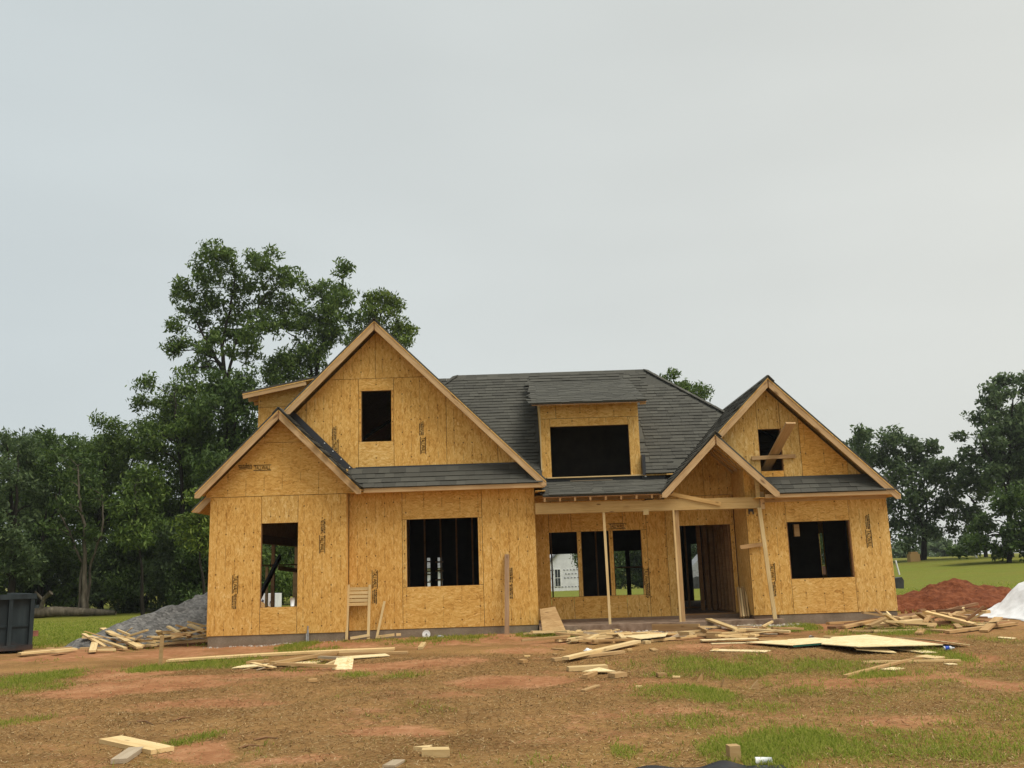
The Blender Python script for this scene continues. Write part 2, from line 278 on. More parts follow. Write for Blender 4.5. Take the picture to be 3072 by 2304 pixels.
CLAY=[(-5.49, 14.64, 1.33, 0.63, 1), (-6.51, 16.3, 0.78, 0.82, 1), (-3.85, 15.5, 0.93, 0.57, 0.8), (-2.3, 15.9, 1.23, 0.56, 0.8), (-1.11, 16.18, 0.77, 0.59, 0.7), (-4.03, 12.66, 1.12, 0.42, 0.7), (-6.41, 13.92, 0.86, 0.46, 0.8), (-1.34, 10.27, 0.53, 0.34, 0.9), (-2.99, 9.3, 0.32, 0.39, 1), (-2.01, 8.82, 0.5, 0.31, 0.7), (-0.17, 13.9, 0.9, 0.56, 0.8), (-0.76, 12.74, 0.6, 0.43, 0.6), (0.81, 10.76, 0.3, 0.3, 0.5), (-4.08, 21.26, 0.69, 0.89, 1), (-0.04, 17.53, 0.82, 0.54, 0.6), (4.02, 12.71, 0.98, 0.42, 0.9), (5.25, 13.08, 0.67, 0.43, 0.9), (6.78, 14.74, 0.49, 0.5, 1), (5.8, 12.08, 0.3, 0.48, 1), (3.75, 9.7, 0.38, 0.31, 0.6), (3.55, 17.25, 0.91, 0.8, 0.6), (6.52, 21.02, 0.67, 1.51, 1), (-5.28, 19.78, 0.86, 1.04, 0.5), (-9.31, 19.74, 0.97, 0.64, 0.8), (7.02, 16.94, 0.43, 0.5, 0.8)]
HX=[(-6.9,.5,20.9,31.2),(.3,5.7,20.9,31.2),(5.0,8.4,21.2,31.2)]
def masks(x,y):
    """green, bare clay (0..1) at a place on the ground"""
    n1=mnoise.noise(Vector((x*.9,y*.9,9.)))*.5+mnoise.noise(Vector((x*2.7,y*2.7,3.)))*.35+mnoise.noise(Vector((x*6.5,y*6.5,5.)))*.2
    wx=mnoise.noise(Vector((x*.8,y*.8,21.)))*.9; wy=mnoise.noise(Vector((x*.8,y*.8,33.)))*.7
    xo,yo=x,y; x+=wx*.5; y+=wy*.5; g=0.
    for cx,cy,rx,ry,s in GREEN:
        dx=(x-cx)/rx; dy=(y-cy)/ry; d=dx*dx+dy*dy
        if d<6: g=max(g,.92*s*(1-ss(-.35,2.2,d+n1*1.5)))
    x,y=xo,yo
    lawn=max(ss(23.,27.,y+n1*2),ss(21.5,24,y+n1)*ss(-7.2,-9.,x),ss(8.8,10.5,x+n1)*ss(23,25.5,y))
    g=max(g,lawn*(.9+.25*n1))
    olive=ss(-.5,6.,x+n1*2.5)*ss(18.,13,y+n1*3)*.42+ss(10.5,8.3,y+n1)*.2
    g=max(g,olive*(.6+n1))
    c=0.; x+=wx*.6; y+=wy*.6
    for cx,cy,rx,ry,s in CLAY:
        dx=(x-cx)/rx; dy=(y-cy)/ry; d=dx*dx+dy*dy
        if d<7: c=max(c,s*(1-ss(-.3,2.6,d+n1*1.6)))
    x,y=xo,yo
    near=ss(17.2,19.5,y+n1)*(1-ss(23,25,y))*(1-ss(9,12,abs(x)))
    c=max(c,near*(.55+.5*n1),.24+n1*.5+.25*mnoise.noise(Vector((x*.35,y*.8,12.))))
    return min(1,max(0,g)),min(1,max(0,c*(1-.8*lawn)))
def axis(fine0,fine1,step,lo,hi,grow=1.09):
    a=list(np.arange(fine0,fine1,step)); s=step; v=a[-1]
    while v<hi: s=min(s*grow,40); v+=s; a.append(v)
    s=step; v=a[0]; b=[]
    while v>lo: s=min(s*grow,40); v-=s; b.append(v)
    return b[::-1]+a
GX=axis(-11.5,12.0,.1,-420,420,1.10); GY=axis(6.5,21.5,.09,-30,700,1.045)
V=[];gm=[]
for y in GY:
    for x in GX:
        V.append((x,y,ground(x,y)))
        gm.append(masks(x,y) if (6<y<75 and abs(x)<70) else (.85,.0))
nx=len(GX)
F=[(j*nx+i,j*nx+i+1,(j+1)*nx+i+1,(j+1)*nx+i) for j in range(len(GY)-1) for i in range(nx-1)]
me=bpy.data.meshes.new('ground'); me.from_pydata(V,[],F); me.update()
at_=me.attributes.new('cover','FLOAT_COLOR','POINT'); at_.data.foreach_set('color',np.array([(g,c,0,1) for g,c in gm],dtype=np.float32).ravel())
me.polygons.foreach_set('use_smooth',[True]*len(me.polygons))
m=NB('soil',.95,.1); c=m.coord(); a=m.n('ShaderNodeAttribute',attribute_name='cover').outputs['Color']; sp=m.n('ShaderNodeSeparateColor',{0:a})
n1=m.noise(c,1.3,5.,.6).outputs[0]; n2=m.noise(c,9.,5.,.7).outputs[0]; n3=m.noise(m.map(c,(13,40,16)),1.,5.,.75,.5).outputs[0]; n4=m.noise(c,45.,3.).outputs[0]
clay=m.ramp(m.math('ADD',m.math('MULTIPLY',n1,.5),m.math('MULTIPLY',n2,.5)),[(.3,(.20,.078,.032)),(.48,(.32,.145,.064)),(.62,(.43,.22,.108)),(.8,(.55,.33,.185))])
straw=m.ramp(m.math('ADD',m.math('MULTIPLY',n3,.7),m.math('MULTIPLY',n4,.3)),[(.25,(.135,.066,.023)),(.45,(.245,.135,.05)),(.60,(.335,.196,.077)),(.78,(.46,.30,.136))])
grs=m.ramp(m.math('ADD',m.math('MULTIPLY',n3,.5),m.math('MULTIPLY',n2,.5)),[(.3,(.075,.088,.012)),(.5,(.135,.165,.02)),(.65,(.19,.22,.033)),(.8,(.27,.26,.07))])
fc=smooth(m,.30,.62,m.math('ADD',sp.outputs[1],m.math('MULTIPLY',m.math('SUBTRACT',n2,.5),.9)))
fg=smooth(m,.42,1.08,m.math('ADD',sp.outputs[0],m.math('MULTIPLY',m.math('SUBTRACT',n3,.5),.9)))
zone=m.noise(m.map(c,(.5,.9,1)),1.,4.,.6).outputs[0]; straw=m.mix(1.,straw,m.ramp(zone,[(.3,(.62,.56,.50)),(.5,(.95,.93,.90)),(.7,(1.15,1.12,1.05))]),'MULTIPLY'); ol=m.math('MULTIPLY',smooth(m,.04,.5,sp.outputs[0]),.62); straw=m.mix(ol,straw,m.mix(1.,straw,(.72,.86,.52),'MULTIPLY')); m.col(m.mix(fg,m.mix(fc,straw,clay),grs)); m.bump(m.math('ADD',n3,m.math('MULTIPLY',n2,.8)),.6,.03)
me.materials.append(MT['soil'])
go=bpy.data.objects.new('ground',me); link(go); tag(go,'red clay building plot with straw and grass patches','ground',kind='structure')

GM=np.array(gm).reshape(len(GY),nx,2); GXa=np.array(GX); GYa=np.array(GY); GZ=np.array([v[2] for v in V]).reshape(len(GY),nx)
import bisect
def look(x,y):
    i=min(max(bisect.bisect(GX,x)-1,0),nx-2); j=min(max(bisect.bisect(GY,y)-1,0),len(GY)-2); return GM[j,i]
def gridz(X,Y_):
    i=np.clip(np.searchsorted(GXa,X)-1,0,nx-2); j=np.clip(np.searchsorted(GYa,Y_)-1,0,len(GY)-2)
    u=(X-GXa[i])/(GXa[i+1]-GXa[i]); v=(Y_-GYa[j])/(GYa[j+1]-GYa[j])
    return GZ[j,i]*(1-u)*(1-v)+GZ[j,i+1]*u*(1-v)+GZ[j+1,i]*(1-u)*v+GZ[j+1,i+1]*u*v
def gridm(X,Y_):
    i=np.clip(np.searchsorted(GXa,X)-1,0,nx-2); j=np.clip(np.searchsorted(GYa,Y_)-1,0,len(GY)-2); return GM[j,i,0],GM[j,i,1]
# ---------------------------------------------------------------- the house
house=empty('house',(0.8,21.3,.2)); tag(house,'unfinished wood-sheathed house with steep gables, dark shingle roof and empty window openings','house')
def osb_panel(parent,x0,x1,z0,z1,yf,side=None,clips=(),th=.0115,mat=None,g=.0045,tint=None):
    if side is None: side=(x1-x0)>(z1-z0)
    poly=[(x0+g,z0+g),(x1-g,z0+g),(x1-g,z1-g),(x0+g,z1-g)]
    for a in clips: poly=clip(poly,*a)
    if len(poly)<3: return
    j=random.uniform(-.0015,.0015)
    o=MB().prism(poly,'y',yf+j,yf+th+j).build('osb_panel',mat or ('osb_sideways' if side else 'osb_upright'),parent)
    o.color=(*(tint or random.choice(TINTS)),1); return o
TINTS=((1,.97,.92),(.97,.92,.84),(1,1,1),(.95,.95,.94),(1,.95,.86),(.98,.90,.78))
PALE=(.93,.96,1.02); ORANGE=(1.0,.86,.66)
def side_panel(parent,y0,y1,z0,z1,xf,side=None,clips=(),th=.0115,mat='osb_plain',g=.0):
    poly=[(y0+g,z0+g),(y1-g,z0+g),(y1-g,z1-g),(y0+g,z1-g)]
    for a in clips: poly=clip(poly,*a)
    if len(poly)<3: return
    return MB().prism(poly,'x',xf,xf+th).build('osb_panel',mat,parent)
def framing(name,x0,x1,z0,z1,yf,holes=(),clips=(),step=.406):
    """studs and plates just behind the sheathing; openings get jambs, header and sill"""
    mb=MB(); y0,y1=yf+.013,yf+.103
    def seg(xa,xb,za,zb):
        poly=[(xa,za),(xb,za),(xb,zb),(xa,zb)]
        for a in clips: poly=clip(poly,*a)
        if len(poly)>2: mb.prism(poly,'y',y0,y1)
    x=x0
    while x<x1-.04:
        spans=[(z0+.04,z1)]
        for hx0,hx1,hz0,hz1 in holes:
            if hx0-.045<x+.019<hx1+.045:
                spans=[(a,b) for s0,s1 in spans for a,b in ((s0,min(s1,hz0-.05)),(max(s0,hz1+.15),s1)) if b-a>.03]
        for a,b in spans: seg(x,x+.038,a,b)
        x+=step
    seg(x0,x1,z0,z0+.038)
    for hx0,hx1,hz0,hz1 in holes:
        seg(hx0-.040,hx0-.002,max(z0+.04,hz0-.05),hz1+.15); seg(hx1+.002,hx1+.040,max(z0+.04,hz0-.05),hz1+.15)
        seg(hx0-.001,hx1+.001,hz1+.002,hz1+.15)
        if hz0>z0+.1: seg(hx0-.001,hx1+.001,hz0-.04,hz0-.002)
    return mb.build(name,'stud',house)
# gable wing at the garage end
GL=[(1,1,5.16-5.21),(-1,1,5.16+5.21)]      # under the two roof slopes: z<=5.16-|x+5.21|
wL=framing('gable_wall',-6.80,-3.76,.40,5.2,21.05,[(-5.65,-4.84,.98,2.79)],GL)
Y=21.05
osb_panel(wL,-6.80,-5.65,.40,3.395,Y); osb_panel(wL,-5.65,-4.84,2.79,3.395,Y,False); osb_panel(wL,-5.65,-4.84,.40,.98,Y,True); osb_panel(wL,-4.84,-3.76,.40,3.395,Y)
osb_panel(wL,-6.9,-3.5,3.398,4.59,Y,True,GL); osb_panel(wL,-6.5,-4,4.59,5.105,Y,True,GL); osb_panel(wL,-5.6,-4.8,5.105,5.2,Y,True,GL)
# big gable
GB=[(1,1,7.15-3.11),(-1,1,7.15+3.11)]
wB=framing('gable_wall',-3.75,.42,.41,3.46,21.3,[(-2.46,-.87,1.31,2.79)])
Y=21.3
osb_panel(wB,-3.75,-2.56,.41,3.45,Y); osb_panel(wB,-2.56,-.77,2.79,3.45,Y,True); osb_panel(wB,-2.56,-2.46,1.31,2.79,Y); osb_panel(wB,-.87,-.77,1.31,2.79,Y); osb_panel(wB,-2.56,-.77,.41,1.31,Y,True); osb_panel(wB,-.77,.42,.41,3.45,Y)
wU=framing('upper_gable_wall',-6.6,.4,3.47,7.1,21.3,[(-3.47,-2.79,4.58,5.755)],GB)
osb_panel(wU,-4.6,-3.15,6.045,7.4,Y,False,GB); osb_panel(wU,-3.15,-1.6,6.045,7.4,Y,False,GB)
osb_panel(wU,-7.0,-4.73,3.47,6.045,Y,False,GB); osb_panel(wU,-4.73,-3.54,3.47,6.045,Y,False,GB); osb_panel(wU,-3.54,-2.73,5.755,6.045,Y,True); osb_panel(wU,-3.54,-2.73,3.47,4.58,Y,True)
osb_panel(wU,-3.54,-3.47,4.58,5.755,Y); osb_panel(wU,-2.79,-2.73,4.58,5.755,Y); osb_panel(wU,-2.73,-1.53,3.47,6.045,Y,False,GB); osb_panel(wU,-1.53,-.37,3.47,6.045,Y,False,GB); osb_panel(wU,-.37,.75,3.47,6.045,Y,False,GB)
# right wing
wR=framing('gable_wall',5.15,8.31,.46,2.98,21.3,[(6.05,7.42,1.22,2.46)])
osb_panel(wR,5.15,6.03,.46,2.97,Y); osb_panel(wR,6.03,7.44,2.46,2.97,Y,True); osb_panel(wR,6.03,7.44,.46,1.22,Y,True); osb_panel(wR,7.44,8.31,.46,2.97,Y); 
GR=[(1,1,5.52+5.77),(-1,1,5.52-5.77),(-1,-1,-(8.92-.12))]
wV=framing('upper_gable_wall',4.6,8.25,2.99,5.5,21.3,[(5.57,6.065,3.62,4.57)],GR)
osb_panel(wV,4.4,5.56,2.98,5.25,Y,False,GR,tint=PALE); osb_panel(wV,5.0,5.56,5.25,5.6,Y,False,GR,tint=PALE); osb_panel(wV,5.56,6.075,4.57,5.7,Y,False,GR,tint=PALE); osb_panel(wV,5.56,6.075,3.1,3.62,Y,True,GR,tint=ORANGE); osb_panel(wV,6.075,6.495,2.98,5.2,Y,False,GR,tint=PALE); osb_panel(wV,6.075,6.495,5.2,5.6,Y,False,GR,tint=ORANGE)
osb_panel(wR,5.15,5.95,2.97,3.75,Y,False,[(1,1,8.92-.10)],tint=ORANGE)
osb_panel(wV,6.495,7.52,2.98,5.6,Y,True,GR,tint=ORANGE); osb_panel(wV,7.52,8.5,2.98,4.6,Y,False,GR,tint=PALE)
board('frieze_board',(5.2,21.288,2.915),(8.31,21.288,2.915),.02,.10,'lumber',house)
# porch back wall
Y=22.5
PW=[(.76,1.41,.95,2.44),(1.51,2.16,.95,2.44),(2.26,2.92,.95,2.44),(3.84,5.03,.47,2.50)]
wP=framing('porch_wall',.44,5.13,.44,3.3,22.5,PW)
GP=[(-1,1,-.09),(1,1,8.87)]
osb_panel(wP,.44,.76,.44,3.3,Y); osb_panel(wP,.76,1.29,2.44,3.3,Y,False); osb_panel(wP,1.29,2.51,2.44,3.3,Y,True); osb_panel(wP,2.51,3.06,2.44,3.3,Y,False)
osb_panel(wP,.76,1.29,.44,.95,Y,False); osb_panel(wP,1.29,2.52,.44,.95,Y,True); osb_panel(wP,2.52,3.06,.44,.95,Y,False)
for a,b in ((1.41,1.51),(2.16,2.26),(2.92,3.06)): osb_panel(wP,a,b,.95,2.44,Y,False)
osb_panel(wP,3.06,3.52,.44,3.1,Y,False); osb_panel(wP,3.52,3.84,.44,3.2,Y,False); osb_panel(wP,3.84,5.13,2.50,3.2,Y,False); osb_panel(wP,5.03,5.13,.47,2.50,Y,False)
osb_panel(wP,3.3,4.48,3.2,4.5,Y,False,GP); osb_panel(wP,4.48,5.6,3.2,4.5,Y,False,GP)
# porch side walls
wS=MB().box(5.165,5.255,21.42,22.49,.44,.48).box(5.165,5.255,21.42,22.49,3.55,3.6).build('side_wall','stud',house)
side_panel(wS,21.315,21.95,.46,3.72,5.15); side_panel(wS,21.95,22.5,.46,3.72,5.15)
wS=MB().box(.31,.40,21.42,22.6,.44,.48).build('side_wall','stud',house); side_panel(wS,21.315,22.6,.42,3.46,.41)
# outer side walls and rear wall
wS=MB().box(-6.78,-6.69,21.1,31,.40,.44).box(-6.78,-6.69,24.0,29.2,2.50,2.72).build('side_wall','stud',house)
for a,b,z0,z1 in ((21.065,22.3,.4,3.4),(22.3,23.5,.4,3.4),(23.5,24.0,.4,3.4),(24.0,26.6,2.5,3.4),(26.6,29.2,2.5,3.4),(29.2,31,.4,3.4)): side_panel(wS,a,b,z0,z1,-6.80)
MB().box(-6.78,-6.60,24.0,24.1,.45,2.5).build('door_jamb','lumber',house); MB().box(-6.78,-6.60,29.1,29.2,.45,2.5).build('door_jamb','lumber',house)
MB().box(-6.78,-6.69,26.35,26.44,.45,2.5).build('door_post','stud',house)
MB().box(-6.77,-6.70,25.72,25.78,.45,1.9).build('brace','lumber',house)
board('brace',(-6.73,24.1,1.9),(-6.73,29.1,1.95),.09,.04,'lumber',house)
board('brace',(-6.62,26.5,1.8),(-6.62,29.1,1.72),.04,.12,'lumber',house)
MB().box(-6.74,-6.6,28.75,29.05,.45,1.75).build('brace','lumber',house)
board('brace',(-6.5,23.6,.75),(-6.6,26.6,2.1),.06,.15,'black_board',house)
wS=MB().box(8.2,8.29,21.4,31,.42,.46).build('side_wall','stud',house)
for a,b,z0,z1 in ((21.315,22.6,.46,2.97),(22.6,24.2,.46,2.97),(24.2,25.98,.46,2.97),(25.98,26.3,.46,1.22),(25.98,26.3,2.32,2.97),(26.3,28.5,.46,2.97),(28.5,31,.46,2.97)): side_panel(wS,a,b,z0,z1,8.30)
wK=MB().box(-6.7,8.2,30.9,30.98,.42,.46).build('rear_wall','stud',house)
hol=[(-2.93,-2.83,.9,2.07),(-2.59,-2.45,.9,2.07),(1.0,2.05,.45,2.05),(3.12,3.48,.45,2.09),(3.62,4.02,.45,2.09),(5.62,5.92,.40,2.24),(6.25,6.62,.42,2.24)]
xs=[-6.8]+[q for h in hol for q in h[:2]]+[8.3]
for a,b in zip(xs[::2],xs[1::2]): osb_panel(wK,a,b,.42,3.5,31.,mat='interior_shade',g=0)  # rear wall coloured near black, room shade put into its colour
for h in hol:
    osb_panel(wK,h[0],h[1],h[3],3.5,31.,mat='interior_shade',g=0)
    if h[2]>.5: osb_panel(wK,h[0],h[1],.42,h[2],31.,mat='interior_shade',g=0)
GK=[(1,1,7.15-3.11),(-1,1,7.15+3.11)]
osb_panel(wK,-6.8,.6,3.5,7.2,31.02,mat='osb_plain',clips=GK); osb_panel(wK,3.0,8.4,3.5,5.5,31.02,mat='osb_plain',clips=[(1,1,5.52+5.77),(-1,1,5.52-5.77)])
for z in (1.10,1.28,1.52,1.62,1.93): board('blocking',(-2.99,30.85,z),(-2.79,30.85,z),.09,.04,'stud',house)
for z in (1.05,1.34,1.62,1.9): board('blocking',(-2.65,30.85,z),(-2.40,30.85,z),.09,.05,'stud',house)
board('blocking',(3.1,30.9,1.54),(4.05,30.9,1.54),.09,.05,'stud',house)
# inside: slab, ceiling deck and partition studs
MB().box(-6.75,-3.76,21.08,30.9,.05,.402).build('foundation','concrete',house); MB().box(-3.76,.40,21.33,30.9,.06,.404).build('foundation','concrete',house)
MB().box(.40,5.16,22.46,30.9,.06,.442).build('foundation','concrete',house); MB().box(5.16,8.30,21.33,30.9,.06,.452).build('foundation','concrete',house)
MB().box(-6.77,-3.79,21.065,21.08,-.2,.398).build('foundation_face','concrete',house); MB().box(-3.74,.40,21.31,21.33,-.2,.404).build('foundation_face','concrete',house); MB().box(5.7,8.29,21.31,21.33,-.2,.452).build('foundation_face','concrete',house)
MB().box(.42,5.72,20.98,22.47,-.1,.385).build('porch_slab','dusty_concrete',house)
MB().box(-6.75,.4,21.2,30.9,3.46,3.5).build('ceiling_deck','osb_plain',house); MB().box(.4,5.1,22.65,30.9,3.36,3.4).build('ceiling_deck','osb_plain',house); MB().box(5.2,8.28,21.44,30.9,2.98,3.02).build('ceiling_deck','osb_plain',house)
def studs(x0,x1,y,z0,z1,step=.406,skip=()):
    p=MB().box(x0,x1,y,y+.09,z0,z0+.038).box(x0,x1,y,y+.09,z1-.076,z1).build('partition_wall','stud',house)
    x=x0;i=0
    while x<x1-.03:
        if i not in skip: MB().box(x,x+.038,y,y+.09,z0+.04,z1-.078).build('stud','stud',p)
        x+=step;i+=1
def studs_y(x,y0,y1,z0,z1,step=.406,mat='stud',wd=.09):
    p=MB().box(x,x+wd,y0,y1,z0,z0+.038).box(x,x+wd,y0,y1,z1-.076,z1).build('partition_wall','stud',house)
    y=y0
    while y<y1: MB().box(x,x+wd,y,y+.038,z0+.04,z1-.078).build('stud',mat,p); y+=step
studs(-3.6,.3,24.4,.405,3.45); studs(.5,4.9,26.0,.445,3.35,skip=(0,2,6,7,9)); studs_y(5.02,22.75,26.4,.445,3.35); studs_y(5.30,22.0,27,.455,2.97); studs(6.0,8.1,28.5,.455,2.97,skip=(0,1,2,3,5)); studs_y(-3.7,21.5,30,.405,3.45)
MB().box(1.80,2.72,27.0,27.012,.45,3.3).build('shade_partition','interior_shade',house); MB().box(.55,3.1,24.3,24.312,3.41,5.62).build('shade_wall','interior_shade',house)  # near-black partition; upright wall behind the dormer added to darken its opening
for x in (4.62,4.78,4.93): MB().box(x,x+.10,24.6,24.64,.45,3.2).build('stacked_stud','stud',house)
MB().box(5.4,7.58,24.0,24.012,.46,2.97).build('shade_partition','interior_shade',house); MB().box(7.70,8.28,24.0,24.012,.46,2.97).build('shade_partition','interior_shade',house)  # near-black panels carry the shade seen through the right wing window
MB().box(6.28,6.40,21.62,21.70,2.15,2.42).build('hanging_block','lumber',house); 
# ---- roof
def slab(name,P,th,mat,parent=None,shift=(0,0,0)):
    P=[Vector(p)+Vector(shift) for p in P]; n=(P[1]-P[0]).cross(P[-1]-P[0]).normalized()
    if n.z<0: n=-n
    k=len(P); V=[tuple(p) for p in P]+[tuple(p-n*th) for p in P]
    F=[tuple(range(k)),tuple(range(2*k-1,k-1,-1))]+[(i,i+k,(i+1)%k+k,(i+1)%k) for i in range(k)]
    return mesh(name,V,F,mat,parent or house)
def roof(name,P,deck='osb_plain'):
    """plywood deck below, dark shingle skin on top; P = upper surface"""
    d=slab(name,P,.018,deck,shift=(0,0,-.050)); slab('shingle_skin',P,.036,'shingle',d); return d
LX=5.21;LZ=5.32
# nested left gables share their left slope
roof('roof_slope',[(-7.02,20.64,LZ-1.81),(-5.21,20.64,LZ),(-5.21,21.29,LZ),(-7.02,21.29,LZ-1.81)])
rLr=roof('roof_slope',[(-5.21,20.64,LZ),(-3.38,20.64,LZ-1.83),(-3.38,21.285,LZ-1.83),(-5.21,21.285,LZ)])
BZ=7.36;BX=-3.11
roof('roof_slope',[(-5.15,20.88,BZ-2.04),(BX,20.88,BZ),(BX,31.3,BZ),(-5.15,31.3,BZ-2.04)])
roof('roof_slope',[(-7.3,21.30,BZ-4.19),(-5.15,21.30,BZ-2.04),(-5.15,31.3,BZ-2.04),(-7.3,31.3,BZ-4.19)])
rBr=roof('roof_slope',[(BX,20.88,BZ),(.69,20.88,BZ-3.80),(.69,31.3,BZ-3.80),(BX,31.3,BZ)])
# rear wing and porch gables share a left slope too
RX=5.77;RZ=5.73
rRl=roof('roof_slope',[(3.20,20.86,RZ-2.57),(RX,20.86,RZ),(RX,31.3,RZ),(3.20,31.3,RZ-2.57)])
rRr=roof('roof_slope',[(RX,20.88,RZ),(8.48,20.88,RZ-2.71),(8.48,31.3,RZ-2.71),(RX,31.3,RZ)])
PX=4.48;PZ=4.47
rPr=roof('roof_slope',[(PX,20.82,PZ),(5.80,20.82,PZ-1.32),(5.80,21.292,PZ-1.32),(PX,21.292,PZ)])
slab('porch_ceiling',[(PX,21.31,PZ-.05),(5.16,21.31,PZ-.73),(5.16,22.5,PZ-.73),(PX,22.5,PZ-.05)],.03,'osb_plain')
slab('roof_slope',[(3.2,20.80,PZ-1.28+.03),(PX,20.80,PZ+.03),(PX,20.86,PZ+.03),(3.2,20.86,PZ-1.28+.03)],.03,'shingle')
# main roof: front slope left open behind the dormer window
S=.894; y0,z0=22.2,3.75; yr=25.8; zr=z0+S*(yr-y0)
def mp(x,y): return (x,y,z0+S*(y-y0))
roof('roof_slope',[mp(-2.6,y0),mp(.64,y0),mp(.64,25.2),mp(-1.6,25.2)])
rM=roof('roof_slope',[mp(3.01,y0),mp(3.78,y0),mp(3.78,25.2),mp(3.01,25.2)]); roof('roof_slope',[mp(3.78,y0),mp(3.80,y0),mp(4.17,22.58),mp(6.95,22.58),mp(4.35,25.2),mp(3.78,25.2)])
roof('roof_slope',[mp(-1.6,25.2),mp(4.35,25.2),mp(3.75,yr),mp(-1.57,yr)])
roof('roof_slope',[(3.75,yr,zr),(7.35,22.2,z0),(7.35,29.4,z0),])
roof('roof_slope',[(3.75,yr,zr),(7.35,29.4,z0),(-5.2,29.4,z0),(-1.57,yr,zr)])
roof('roof_slope',[(-1.57,yr,zr),(-5.2,29.4,z0),(-5.2,22.2,z0)])
# dormer
dz=lambda y:5.47+(6.64-5.47)/(25.4-22.0)*(y-22.0)
rD=roof('dormer_roof',[(.45,22.0,dz(22.0)),(3.17,22.0,dz(22.0)),(3.17,25.42,dz(25.42)),(.45,25.42,dz(25.42))],'stud')  # darker deck wood stands in for shade under the dormer eave
wD=framing('dormer_wall',.65,3.0,3.60,5.45,22.4,[(.88,2.755,3.72,4.945)])
Y=22.4
osb_panel(wD,.64,.88,3.6,5.14,Y,False); osb_panel(wD,2.755,3.01,3.6,5.14,Y,False); osb_panel(wD,.88,2.755,4.945,5.14,Y,True); osb_panel(wD,.64,1.03,5.14,5.52,Y,True); osb_panel(wD,1.03,3.01,5.14,5.52,Y,True); osb_panel(wD,.88,2.755,3.6,3.72,Y,True)
for x in (.645,2.995):
    side_panel(wD,22.412,25.3,3.9,6.7,x,clips=[(-S,1,z0-S*y0+9.0),(S,-1,-(z0-S*y0)+0.0),(-(6.64-5.47)/3.4,1,dz(0)-.08)],mat='osb_plain')
board('corner_board',(.628,22.395,3.9),(.628,22.395,5.42),.03,.03,'pine',house,up=(1,0,0))
board('sill_board',(.76,22.34,3.70),(3.05,22.34,3.70),.10,.025,'pine',house)
for x in (.65,.83,1.15,1.47,1.80,2.13,2.46,2.79,3.06): board('rafter_tail',(x,22.03,5.385),(x,22.40,5.50),.04,.045,'lumber',house)
board('rafter_tail',(3.02,22.06,5.36),(3.16,22.06,5.37),.04,.04,'lumber',house)
# shed dormer on the far slope of the big gable
sz=lambda x:5.97+.19*(x+6.38)
rS=roof('dormer_roof',[(-6.42,22.0,sz(-6.42)),(-4.45,22.0,sz(-4.45)),(-4.45,27.5,sz(-4.45)),(-6.42,27.5,sz(-6.42))])
CS=[(-.19,1,5.97+.19*6.38-.09)]
wE=MB().box(-6.12,-4.6,22.42,22.46,4.5,4.55).build('dormer_wall','stud',house)
osb_panel(wE,-6.13,-4.4,4.2,5.64,22.35,False,CS); osb_panel(wE,-6.13,-4.4,5.64,6.4,22.35,True,CS); side_panel(wE,22.362,27.4,4.2,5.93,-6.13)
board('rake_board',(-6.40,22.03,sz(-6.40)-.075),(-4.9,22.03,sz(-4.9)-.075),.04,.14,'lumber',house).location.z-=.09
for y in (22.5,23,23.5): board('rafter_tail',(-6.40,y,sz(-6.40)-.16),(-6.1,y,sz(-6.1)-.16),.04,.08,'lumber',house)
# porch roof, shallow
pz=lambda y:3.205+(3.63-3.205)/(22.38-20.9)*(y-20.9)
rP=roof('porch_roof',[(.60,20.9,pz(20.9)),(3.45,20.9,pz(20.9)),(3.9,22.38,pz(22.38)),(.60,22.38,pz(22.38))],'stud')  # deck darkened by stud wood in place of shade between the rafter tails
MB().box(.62,3.4,22.40,22.44,3.3,3.72).build('flashing','flashing',house); MB().box(3.0,3.55,22.30,22.34,3.60,3.715).build('flashing','flashing',house)
for x in (3.08,3.75): MB().tube([(x,22.24,3.66),(x,22.24,3.76)],.022).build('vent_stub','white_plastic',house)
MB().prism([(22.2,4.18),(22.42,4.18),(22.42,3.7),(22.2,3.7)],'x',3.012,3.09).build('flashing','flashing',house)
board('snow_strip',(1.3,22.30,3.615),(2.3,22.30,3.615),.10,.012,'grey',house)
for x in (.64,.98,1.31,1.65,1.99,2.33,2.67,3.01,3.2): board('rafter_tail',(x,20.93,3.06),(x,22.3,3.46),.04,.09,'lumber',house)
board('sub_fascia',(.62,21.26,3.08),(3.3,21.26,3.08),.03,.09,'lumber',house)
MB().box(.43,3.35,21.45,22.5,3.225,3.24).build('porch_ceiling','osb_plain',house)
# eyebrow strips over the ground floor windows
eL=roof('eyebrow_roof',[(-3.42,20.9,3.50),(.66,20.9,3.50),(.05,21.29,3.985),(-3.84,21.29,3.985)])
side_panel(wL,21.064,21.297,.40,3.95,-3.774)
eR=roof('eyebrow_roof',[(5.76,20.9,3.085),(8.44,20.9,3.085),(8.05,21.29,3.48),(5.65,21.29,3.48)])
board('fascia',(-3.36,20.915,3.385),(.66,20.915,3.385),.035,.095,'lumber',house); board('fascia',(5.5,20.915,2.985),(8.46,20.915,2.985),.035,.08,'lumber',house)
MB().box(-3.70,.62,20.94,21.29,3.40,3.415).build('soffit','osb_plain',house); MB().box(5.3,8.4,20.94,21.29,2.995,3.01).build('soffit','osb_plain',house)
MB().box(.44,.66,20.94,22.2,3.30,3.32).build('soffit','osb_plain',house)
board('flashing',(-3.6,21.285,3.94),(.05,21.285,3.94),.02,.06,'flashing',house); board('flashing',(5.6,21.285,3.43),(8.1,21.285,3.43),.02,.05,'flashing',house)
